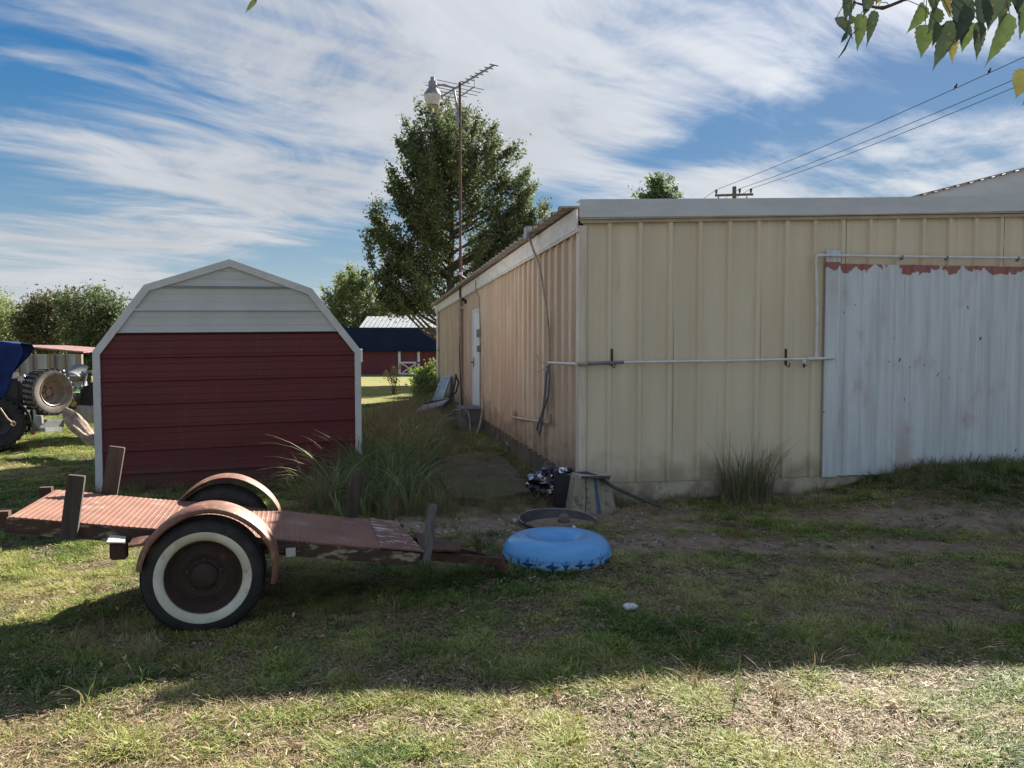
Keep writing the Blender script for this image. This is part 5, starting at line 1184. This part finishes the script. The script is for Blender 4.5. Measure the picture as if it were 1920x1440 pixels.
def leaf_mesh(L_, W_, fold, curl, seed):
    rs = np.random.default_rng(seed); n = 16; mid = []; lf = []; rt = []
    for i in range(n + 1):
        t = i / n; w = W_ * (math.sin(math.pi * min(1, t * 1.02) ** .62) ** .9) * (1 - .35 * t) if 0 < t < 1 else 0
        if .8 < t < 1: w *= .75
        w *= 1 + (.10 if i % 2 else -.06)
        yb = curl * t * t
        mid.append((0, -t * L_, yb)); a_ = fold
        lf.append((-w * math.cos(a_), -t * L_ + .012 * W_, yb + w * math.sin(a_) + rs.normal(0, .0008))); rt.append((w * math.cos(a_ * .8), -t * L_ + .012 * W_, yb + w * math.sin(a_ * .8) + rs.normal(0, .0008)))
    v = mid + lf + rt; m = n + 1
    f = [(i, i + 1, m + i + 1, m + i) for i in range(n)] + [(i, 2 * m + i, 2 * m + i + 1, i + 1) for i in range(n)]
    me = bpy.data.meshes.new('leaf'); me.from_pydata(v, [], f); me.polygons.foreach_set('use_smooth', [True] * len(f)); me.update(); return me
def near_leaf_mat(i, c1, c2, tr):
    m = pm('near_leaf_%d' % i, c1, c2, 28, rough=.5, c3=(.22, .13, .03), lo3=.62, hi3=.74, detail=3)
    t = m.node_tree; p = t.nodes['Principled BSDF']; tl = t.nodes.new('ShaderNodeBsdfTranslucent'); src = p.inputs['Base Color'].links[0].from_socket
    t.links.new(src, tl.inputs[0]); ms = t.nodes.new('ShaderNodeMixShader'); ms.inputs[0].default_value = tr
    t.links.new(p.outputs[0], ms.inputs[1]); t.links.new(tl.outputs[0], ms.inputs[2]); t.links.new(ms.outputs[0], t.nodes['Material Output'].inputs[0]); return m
NLM = [near_leaf_mat(0, (.05, .075, .045), (.07, .10, .05), .2), near_leaf_mat(1, (.07, .11, .035), (.10, .14, .045), .30), near_leaf_mat(2, (.14, .15, .045), (.20, .17, .05), .35)]
LEAVES = [(1569, 32, 1600, 74, .022, 0), (1592, -8, 1583, 42, .020, 0), (1614, 26, 1606, 100, .021, 1), (1640, 20, 1625, 87, .016, 0), (1626, -14, 1622, 32, .022, 0), (1596, 28, 1588, 52, .016, 1), (1652, -18, 1642, 10, .018, 2), (1588, 62, 1574, 84, .007, 0),
          (1732, 8, 1700, 64, .026, 1), (1757, 14, 1738, 66, .026, 0), (1735, 46, 1728, 108, .026, 1), (1757, 42, 1745, 92, .018, 1), (1788, 38, 1750, 131, .026, 0), (1776, 58, 1786, 120, .026, 2), (1802, -14, 1799, 92, .038, 0), (1836, 40, 1826, 119, .020, 0),
          (1893, 26, 1849, 126, .030, 1), (1912, -5, 1916, 73, .028, 1), (1864, -18, 1852, 60, .030, 0), (1768, -16, 1778, 40, .024, 2), (1838, -20, 1838, 66, .032, 0), (1882, -24, 1878, 48, .028, 0), (1818, 40, 1803, 100, .022, 1), (1812, 10, 1790, 86, .026, 0), (1748, -20, 1752, 24, .022, 0), (1902, -30, 1905, 30, .028, 0),
          (1928, 132, 1902, 190, .034, 2), (1940, 160, 1912, 200, .025, 2), (481, 0, 458, 23, .008, 1)]
for i, (x0, y0, x1, y1, w_, mi) in enumerate(LEAVES):
    dep = YL + rng.uniform(-.12, .12) if x0 > 1000 else 2.3
    p, q = D(x0, y0, dep), D(x1, y1, dep - .01 + rng.uniform(-.02, .02)); d = q - p; L_ = d.length
    W2 = w_ * dep / 2.15 * 1.12
    me = leaf_mesh(L_, W2, rng.uniform(.15, .7), rng.uniform(-.012, .012), i); me.materials.append(NLM[mi])
    ya = -d.normalized(); zn = (Vector((rng.uniform(-.5, .5), -1, rng.uniform(-.2, .2)))); zn = (zn - ya * zn.dot(ya)).normalized(); xa_ = ya.cross(zn)
    o_ = bpy.data.objects.new('leaf', me); COL.objects.link(o_); o_.parent = ot
    mtx = Matrix((xa_, ya, zn)).transposed().to_4x4(); mtx.translation = p - ORG[ot.name]; o_.matrix_local = mtx
    if y0 > 3 or x0 > 1000:
        near = min(lim[2:], key=lambda c: (c - p).length) if x0 > 1000 and y0 < 120 else p + Vector((.12, .02, .10))
        b = MB().tube([p, p.lerp(near, .4) + Z3 * .018, p.lerp(near, .8) + Z3 * .012, near], .0011, 5); b.build('leaf_stalk', NLM[0], ot)
MB().tube([D(1610, 52, YL), D(1596, 66, YL), D(1584, 92, YL), D(1571, 110, YL)], [.0012, .0015, .003, .0008], 5).build('twig', M['bark'], ot)

# ------------------------------------------------------------------ grass and litter (uncountable: scattered)
def blade(b, x, y, ht, lean, az_, w, seg=3, droop=.0):
    dx_, dy_ = math.cos(az_), math.sin(az_); px_, py_ = -dy_, dx_; vs = []
    for i in range(seg + 1):
        t = i / seg; o = lean * t * t; z = ht * (t - droop * t * t * t); ww = w * (1 - t) ** .7 * .5 if i < seg else 0
        c = Vector((x + dx_ * o, y + dy_ * o, z))
        if i < seg: vs += [c + Vector((px_ * ww, py_ * ww, 0)), c - Vector((px_ * ww, py_ * ww, 0))]
        else: vs.append(c)
    fs = [(2 * i, 2 * i + 1, 2 * i + 3, 2 * i + 2) for i in range(seg - 1)] + [(2 * seg - 2, 2 * seg - 1, 2 * seg)]
    b.add(vs, fs)
def proto(colname, fns, mat):
    c = bpy.data.collections.new(colname)
    for i, fn in enumerate(fns):
        b = MB(); fn(b, random.Random(i + 3)); me = bpy.data.meshes.new('%s_%02d' % (colname, i)); me.from_pydata(b.v, [], b.f); me.materials.append(mat); me.update()
        c.objects.link(bpy.data.objects.new('%s_%02d' % (colname, i), me))
    return c
def scatter(name, pts, scl, idx_, dry, coll, label, tilt_=.0):
    n = len(pts); me = bpy.data.meshes.new(name); me.vertices.add(n); me.vertices.foreach_set('co', np.asarray(pts, np.float32).ravel())
    r_ = np.zeros((n, 3), np.float32); r_[:, 2] = rng.uniform(0, 6.283, n); r_[:, :2] = rng.normal(0, tilt_, (n, 2)) if tilt_ else 0
    a = me.attributes.new('rot', 'FLOAT_VECTOR', 'POINT'); a.data.foreach_set('vector', r_.ravel())
    a = me.attributes.new('scl', 'FLOAT', 'POINT'); a.data.foreach_set('value', np.asarray(scl, np.float32))
    a = me.attributes.new('dry', 'FLOAT', 'POINT'); a.data.foreach_set('value', np.asarray(dry, np.float32))
    a = me.attributes.new('pick', 'INT', 'POINT'); a.data.foreach_set('value', np.asarray(idx_, np.int32))
    ob = bpy.data.objects.new(name, me); COL.objects.link(ob)
    ng = bpy.data.node_groups.new(name, 'GeometryNodeTree')
    ng.interface.new_socket('Geometry', in_out='INPUT', socket_type='NodeSocketGeometry'); ng.interface.new_socket('Geometry', in_out='OUTPUT', socket_type='NodeSocketGeometry')
    nn_ = ng.nodes; lk = ng.links; gi = nn_.new('NodeGroupInput'); go = nn_.new('NodeGroupOutput')
    ci = nn_.new('GeometryNodeCollectionInfo'); ci.inputs['Collection'].default_value = coll; ci.inputs['Separate Children'].default_value = True; ci.inputs['Reset Children'].default_value = True
    ip = nn_.new('GeometryNodeInstanceOnPoints'); ip.inputs['Pick Instance'].default_value = True
    def na(nm, tp):
        q = nn_.new('GeometryNodeInputNamedAttribute'); q.data_type = tp; q.inputs['Name'].default_value = nm; return q.outputs['Attribute']
    lk.new(gi.outputs[0], ip.inputs['Points']); lk.new(ci.outputs[0], ip.inputs['Instance'])
    lk.new(na('pick', 'INT'), ip.inputs['Instance Index']); lk.new(na('scl', 'FLOAT'), ip.inputs['Scale'])
    e2r = nn_.new('FunctionNodeEulerToRotation'); lk.new(na('rot', 'FLOAT_VECTOR'), e2r.inputs[0]); lk.new(e2r.outputs[0], ip.inputs['Rotation'])
    lk.new(ip.outputs[0], go.inputs[0])
    md = ob.modifiers.new('scatter', 'NODES'); md.node_group = ng
    return tag(ob, label, 'grass', kind='stuff')
GM = leaf_mat('grass_blade', [(.05, .11, .022), (.15, .24, .04), (.34, .39, .09), (.52, .48, .20), (.52, .43, .25)], .35, attr='dry')
SM = leaf_mat('straw', [(.50, .40, .24), (.32, .22, .13), (.55, .46, .30), (.15, .10, .06), (.36, .26, .15)], .2)
WM = leaf_mat('weed_blade', [(.08, .14, .05), (.15, .22, .07), (.25, .27, .11), (.34, .25, .15), (.25, .165, .105)], .35, attr='dry')
def tuft(b, r):
    for i in range(20):
        a_ = r.uniform(0, 6.28); d = r.random() ** .6 * .045; ht = r.uniform(.012, .042)
        blade(b, math.cos(a_) * d, math.sin(a_) * d, ht, r.uniform(.01, .05), a_ + r.uniform(-1, 1), r.uniform(.003, .0055), 3, .3)
def tuft_wide(b, r):
    for i in range(16):
        a_ = r.uniform(0, 6.28); d = r.random() ** .6 * .04; ht = r.uniform(.008, .03)
        blade(b, math.cos(a_) * d, math.sin(a_) * d, ht, r.uniform(.02, .06), a_ + r.uniform(-1.5, 1.5), r.uniform(.004, .0075), 3, .5)
def straw(b, r):
    for i in range(22):
        x, y = r.uniform(-.06, .06), r.uniform(-.06, .06); a_ = r.uniform(0, 6.28); l_ = r.uniform(.01, .045); z = r.uniform(.001, .014); w_ = r.uniform(.0008, .0022)
        c = Vector((x, y, z)); d = Vector((math.cos(a_), math.sin(a_), r.uniform(-.15, .3))) * l_; s_ = Vector((-math.sin(a_), math.cos(a_), r.uniform(-.6, .6))) * w_
        b.add([c - s_, c + s_, c + d + s_ * .3, c + d - s_ * .3], [(0, 1, 2, 3)])
def litter(b, r):
    for i in range(3):
        x, y = r.uniform(-.05, .05), r.uniform(-.05, .05); a_ = r.uniform(0, 6.28); l_ = r.uniform(.006, .014); z = r.uniform(.004, .016)
        c = Vector((x, y, z)); d = Vector((math.cos(a_), math.sin(a_), r.uniform(-.3, .3))) * l_; s_ = Vector((-math.sin(a_), math.cos(a_), r.uniform(-.4, .4))) * l_ * .55
        b.add([c - d, c - s_ * .9 + Z3 * .004, c + d, c + s_ * .9 + Z3 * .003], [(0, 1, 2), (0, 2, 3)])
def tall(b, r):
    for i in range(26):
        a_ = r.uniform(0, 6.28); d = r.random() * .09; ht = r.uniform(.25, .75)
        blade(b, math.cos(a_) * d, math.sin(a_) * d, ht, r.uniform(.15, .65), a_ + r.uniform(-.8, .8), r.uniform(.009, .020), 6, r.uniform(.1, .5))
def fuzzy(b, r):
    for i in range(46):
        a_ = r.uniform(0, 6.28); d = r.random() * .14; ht = r.uniform(.15, .55)
        blade(b, math.cos(a_) * d, math.sin(a_) * d, ht, r.uniform(.02, .25), a_ + r.uniform(-1.5, 1.5), r.uniform(.002, .004), 4, r.uniform(0, .3))
def medium(b, r):
    for i in range(18):
        a_ = r.uniform(0, 6.28); d = r.random() * .06; ht = r.uniform(.06, .2)
        blade(b, math.cos(a_) * d, math.sin(a_) * d, ht, r.uniform(.03, .18), a_ + r.uniform(-.8, .8), r.uniform(.004, .008), 4, r.uniform(.1, .4))
CG = proto('lawn_proto', [tuft] * 3 + [tuft_wide] * 4, GM)
CS = proto('straw_proto', [straw] * 4, SM)
CL = proto('litter_proto', [litter] * 4, SM)
CT = proto('tall_proto', [tall] * 5, WM)
CF = proto('fuzzy_proto', [fuzzy] * 3, WM)
CM = proto('medium_proto', [medium] * 4, WM)
def wedge(n, y0, y1, power=1.0, margin=1.06):
    """points spread over the visible wedge of ground, denser near the camera"""
    u = rng.random(n); y = y0 * (y1 / y0) ** (u ** power); x = (rng.random(n) * 2 - 1) * y * .68 * margin; return x, y
def blocked(x, y, ply=True):
    """inside the building, shed or on the plywood"""
    rx, ry = x - C0.x, y - C0.y; s = rx * uf.x + ry * uf.y; t = rx * us.x + ry * us.y
    in_b = (s > -.02) & (t > -.02)
    rx, ry = x - S0.x, y - S0.y; s = rx * su.x + ry * su.y; t = rx * sv.x + ry * sv.y
    in_s = (s > -.01) & (s < 2.92) & (t > -.02) & (t < 3.7)
    in_s = in_s | (((x - .342) / .40) ** 2 + ((y - 5.80) / .40) ** 2 < 1)
    in_s = in_s | (((x - .431) / .37) ** 2 + ((y - 7.2) / .37) ** 2 < 1)
    in_p = (x > -1.15) & (x < .05) & (y > 8.0) & (y < 11.2) & (x > -1.15 + (11.2 - y) * .12) & (x < .05 - (y - 8) * .06)
    return in_b | in_s | (in_p if ply else False)
def place(n, y0, y1, keep, power=1.0, ply=True):
    x, y = wedge(n, y0, y1, power); k = ~blocked(x, y, ply) & (rng.random(n) < keep(x, y)); x, y = x[k], y[k]
    return x, y, np.stack([x, y, H(x, y) - .002], 1)
# lawn
x, y, P_ = place(135000, 2.6, 22, lambda x, y: np.clip(1.12 - dirtf(x, y) * 1.25, .04, 1) * (.22 + .78 * ss(.30, .46, fbm(x * 6, y * 6, 33, 3))))
gn = fbm(x * .9 + 11, y * 1.1, 40, 4); gn2 = fbm(x * 3.5, y * 3.5, 50, 2)
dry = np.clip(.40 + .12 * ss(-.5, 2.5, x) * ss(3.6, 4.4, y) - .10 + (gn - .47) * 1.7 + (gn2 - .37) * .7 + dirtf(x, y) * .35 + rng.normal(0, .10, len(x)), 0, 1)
sc_ = (.70 + .5 * rng.random(len(x))) * (.55 + .75 * ss(.25, .6, fbm(x * 5, y * 5, 60, 3))) * (1 + np.clip(y - 5, 0, 20) * .055)
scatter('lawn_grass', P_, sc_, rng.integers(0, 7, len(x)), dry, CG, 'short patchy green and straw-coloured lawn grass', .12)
x, y, P_ = place(52000, 2.6, 12, lambda x, y: .25 + .75 * fbm(x * 2, y * 2, 70, 3))
k_ = ((P_[:, 1] < 4.1) & (rng.random(len(P_)) < .7)) | (rng.random(len(P_)) < .45); P_ = P_[k_]; x = x[k_]  # straw thinned beyond the building's shadow edge so the shaded ground reads darker
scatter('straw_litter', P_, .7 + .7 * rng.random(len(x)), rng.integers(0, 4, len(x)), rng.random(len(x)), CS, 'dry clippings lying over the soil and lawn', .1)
x, y, P_ = place(6000, 2.6, 10, lambda x, y: .3 + .5 * dirtf(x, y))
scatter('leaf_litter', P_, .6 + .9 * rng.random(len(x)), rng.integers(0, 4, len(x)), rng.random(len(x)), CL, 'small dead leaves scattered on the lawn', .3)
# taller lawn tufts here and there and along walls
def wallgrass(x, y):
    rx, ry = x - C0.x, y - C0.y; s = rx * uf.x + ry * uf.y; d = -(rx * us.x + ry * us.y)
    w = np.where((s > .3), np.exp(-np.clip(d, 0, 9) / .22), 0)
    berm = np.where(s > 3.3, np.exp(-np.clip(d, 0, 9) / .5), 0)
    rx, ry = x - S0.x, y - S0.y; s2 = rx * su.x + ry * su.y; d2 = -(rx * sv.x + ry * sv.y)
    sh_ = np.where((s2 > -.2) & (s2 < 3.1), np.exp(-np.clip(d2, 0, 9) / .25), 0)
    return np.clip(w * .6 + berm + sh_ + .006 + .02 * (fbm(x * 1.4, y * 1.4, 90, 3) > .58), 0, 1)
x, y, P_ = place(26000, 3.4, 12, lambda x, y: wallgrass(x, y) * (x > -5))
scatter('rough_grass', P_, .45 + .65 * rng.random(len(x)), rng.integers(0, 4, len(x)), np.clip(rng.normal(.5, .22, len(x)) + .35 * np.exp(-((x - 1.5) / .9) ** 2), 0, 1), CM, 'rougher taller grass along the walls and in tufts', .15)
# weeds between shed and building
def weed_d(x, y):
    xr = -.88 + (y - 9) * -.03; xl = -1.92 + np.clip(y - 8.6, 0, 4) * -.26
    w = ss(0, .35, x - xl + .2) * ss(0, .35, xr - x); front = ss(6.9, 7.7, y - (x + 1.9) * -.1) * (1 - ss(13, 17, y))
    extra = np.exp(-((x + 1.0) / .8) ** 2 - ((y - 7.45) / .25) ** 2) * .8
    return np.clip(w * front + extra * .7, 0, 1)
x, y, P_ = place(15000, 6.8, 18, lambda x, y: weed_d(x, y) * .30)
hs = np.where(y < 9.5, 1, .8) * (.35 + .75 * ss(7.0, 8.4, y + np.abs(x + 1.6) * -.3)) * (.55 + .55 * rng.random(len(x)))
scatter('tall_weeds', P_, hs, rng.integers(0, 5, len(x)), np.clip(.15 + .35 * ss(9.5, 11.5, y) + rng.normal(0, .15, len(x)), 0, 1), CT, 'tall arching green weeds crowding the gap beside the shed', .15)
x, y, P_ = place(16000, 7.0, 26, lambda x, y: np.clip(weed_d(x, np.clip(y, 0, 12.9)) * (ss(9, 11, y) * .9 + .25) * (1 - ss(22, 26, y)), 0, 1) * .85)
scatter('dry_weeds', P_, .6 + .7 * rng.random(len(x)), rng.integers(0, 3, len(x)), np.clip(.80 - .45 * ss(17, 20, y) + rng.normal(0, .13, len(x)), 0, 1), CF, 'fuzzy brown dry weeds behind the green ones', .1)
x, y, P_ = place(5000, 7.2, 14, lambda x, y: np.exp(-((x + .55) / .8) ** 2) * .9 * (x > -1.4) * (x < 1.0), ply=False)
scatter('sparse_weeds', P_, .25 + .5 * rng.random(len(x)), rng.integers(0, 3, len(x)), np.clip(rng.normal(.6, .2, len(x)), 0, 1), CF, 'thin weeds growing over the plywood edge and debris', .3)
def arching(b, r):
    for i in range(9):
        a_ = r.uniform(0, 6.28); d = r.random() * .05; ht = r.uniform(.5, .85)
        blade(b, math.cos(a_) * d, math.sin(a_) * d, ht, r.uniform(.35, .85), a_ + r.uniform(-.6, .6), r.uniform(.012, .022), 8, r.uniform(.3, .6))
CA = proto('arching_proto', [arching] * 4, leaf_mat('arching_blade', [(.12, .20, .07), (.20, .28, .11), (.34, .34, .18)], .35))
x, y, P_ = place(5000, 6.9, 12.5, lambda x, y: weed_d(x, y) * .22)
scatter('arching_grass', P_, .6 + .6 * rng.random(len(x)), rng.integers(0, 4, len(x)), rng.random(len(x)), CA, 'broad arching grass blades over the weeds beside the shed', .2)
def deadleaf(b, r):
    b.grid(lambda u, v: Vector(((u - .5) * .05 * math.sin(.3 + v * 2.6), (v - .5) * .075, .012 + .02 * (u - .5) ** 2 * 8 + .01 * math.sin(v * 5 + i_[0]))), 3, 5); i_[0] += 1
i_ = [0]
CD = proto('dead_leaf_proto', [deadleaf] * 3, leaf_mat('dead_leaf', [(.20, .10, .05), (.32, .20, .10), (.42, .30, .18), (.14, .08, .05)], .15, per='object'))
x, y, P_ = place(650, 2.7, 9, lambda x, y: .3 + 0 * x)
scatter('fallen_leaves', P_, .25 + .3 * rng.random(len(x)), rng.integers(0, 3, len(x)), rng.random(len(x)), CD, 'curled brown fallen leaves dotted over the lawn', .35)
def rosette(b, r):
    n_ = r.randint(5, 8)
    for i in range(n_):
        a_ = i * 6.283 / n_ + r.uniform(-.3, .3); l_ = r.uniform(.02, .045); w_ = l_ * .38; up_ = r.uniform(.2, .9)
        d = Vector((math.cos(a_), math.sin(a_), up_)).normalized(); sd_ = Vector((-math.sin(a_), math.cos(a_), 0)); o = d * .004
        b.add([o, o + d * l_ * .5 + sd_ * w_ * .5, o + d * l_ - Z3 * l_ * .2, o + d * l_ * .5 - sd_ * w_ * .5, o + d * l_ * .55 - Z3 * .003], [(0, 1, 4), (1, 2, 4), (2, 3, 4), (3, 0, 4)])
CR = proto('rosette_proto', [rosette] * 4, leaf_mat('rosette_leaf', [(.05, .11, .03), (.09, .17, .045), (.16, .24, .07)], .3, per='object'))
x, y, P_ = place(9000, 2.6, 9, lambda x, y: .9 * ss(.46, .62, fbm(x * 1.6 + 3, y * 1.6, 120, 3)) + .05)
scatter('broadleaf_weeds', P_, .6 + .7 * rng.random(len(x)), rng.integers(0, 4, len(x)), rng.random(len(x)), CR, 'low broad-leaved weeds mixed into the lawn', .2)
# gravel
GV = bpy.data.collections.new('gravel_proto')
for i in range(4):
    b = MB(); rr_ = random.Random(i)
    b.grid(lambda u, v: Vector((math.cos(u * 6.283) * math.sin(v * 3.1416), math.sin(u * 6.283) * math.sin(v * 3.1416) * .8, math.cos(v * 3.1416) * .5)) * (.014 * (1 + .35 * math.sin(u * 6.283 * 2 + i) * math.sin(v * 5 + i))), 6, 4)
    me = bpy.data.meshes.new('gravel_%d' % i); me.from_pydata(b.v, [], b.f); me.materials.append(M['gravel']); me.update(); GV.objects.link(bpy.data.objects.new('gravel_%d' % i, me))
x, y, P_ = place(60000, 5.4, 14, lambda x, y: np.clip(np.exp(-((x + .55) / .7) ** 2 - ((y - 6.9) / .34) ** 2) + .5 * np.exp(-((x + .5) / .22) ** 2 - ((y - 12.3) / 1.6) ** 2) + .035 * dirtf(x, y), 0, 1) * .8)
scatter('gravel', P_, .45 + 1.5 * rng.random(len(x)) ** 4, rng.integers(0, 4, len(x)), rng.random(len(x)), GV, 'loose grey gravel on bare soil near the trailer tongue', .5)

# individual clump by the wall
def clump(name, label, x0, y0, n, hmin, hmax, lean, w, drymix, seed, spread=.22):
    r = random.Random(seed); z0 = h(x0, y0); t_ = thing(name, Vector((x0, y0, z0)), label, 'plant')
    for part, mat, cnt, hh in (('green_blades', leaf_mat('clump_green%d' % seed, [(.10, .16, .06), (.16, .21, .09), (.24, .27, .13)], .3), int(n * (1 - drymix)), 1), ('dry_blades', leaf_mat('clump_dry%d' % seed, [(.28, .21, .13), (.42, .34, .22), (.17, .11, .08)], .2), int(n * drymix), .85)):
        b = MB()
        for i in range(cnt):
            a_ = r.uniform(0, 6.28); d = r.random() ** .7 * spread; blade(b, math.cos(a_) * d, math.sin(a_) * d * .6, r.uniform(hmin, hmax) * hh, r.uniform(.03, lean), a_ + r.uniform(-.9, .9), w * r.uniform(.6, 1.2), 7, r.uniform(0, .42))
        b.v = [(v[0] + x0, v[1] + y0, v[2] + z0 - .02) for v in b.v]; b.build(part, mat, t_)
clump('grass_clump', 'tall seeding grass clump against the beige wall left of the white patch', 2.45, 7.98, 420, .30, .95, .62, .009, .6, 1, .26)
clump('grass_tuft', 'small green grass tuft under the trailer tongue', -.62, 5.55, 60, .06, .2, .2, .008, .1, 2, .07)
clump('grass_tuft', 'small green grass tuft beside the near front corner of the trailer plate', -.30, 5.42, 46, .06, .16, .18, .008, .2, 3, .06)
clump('grass_tuft', 'low grass tuft growing against the lower left of the swim ring', .13, 5.50, 70, .05, .13, .12, .007, .3, 4, .08)
clump('weed_stem', 'thin wiry weed in front of the red shed wall', -1.95, 8.6, 26, .3, .75, .4, .006, .8, 5, .12)
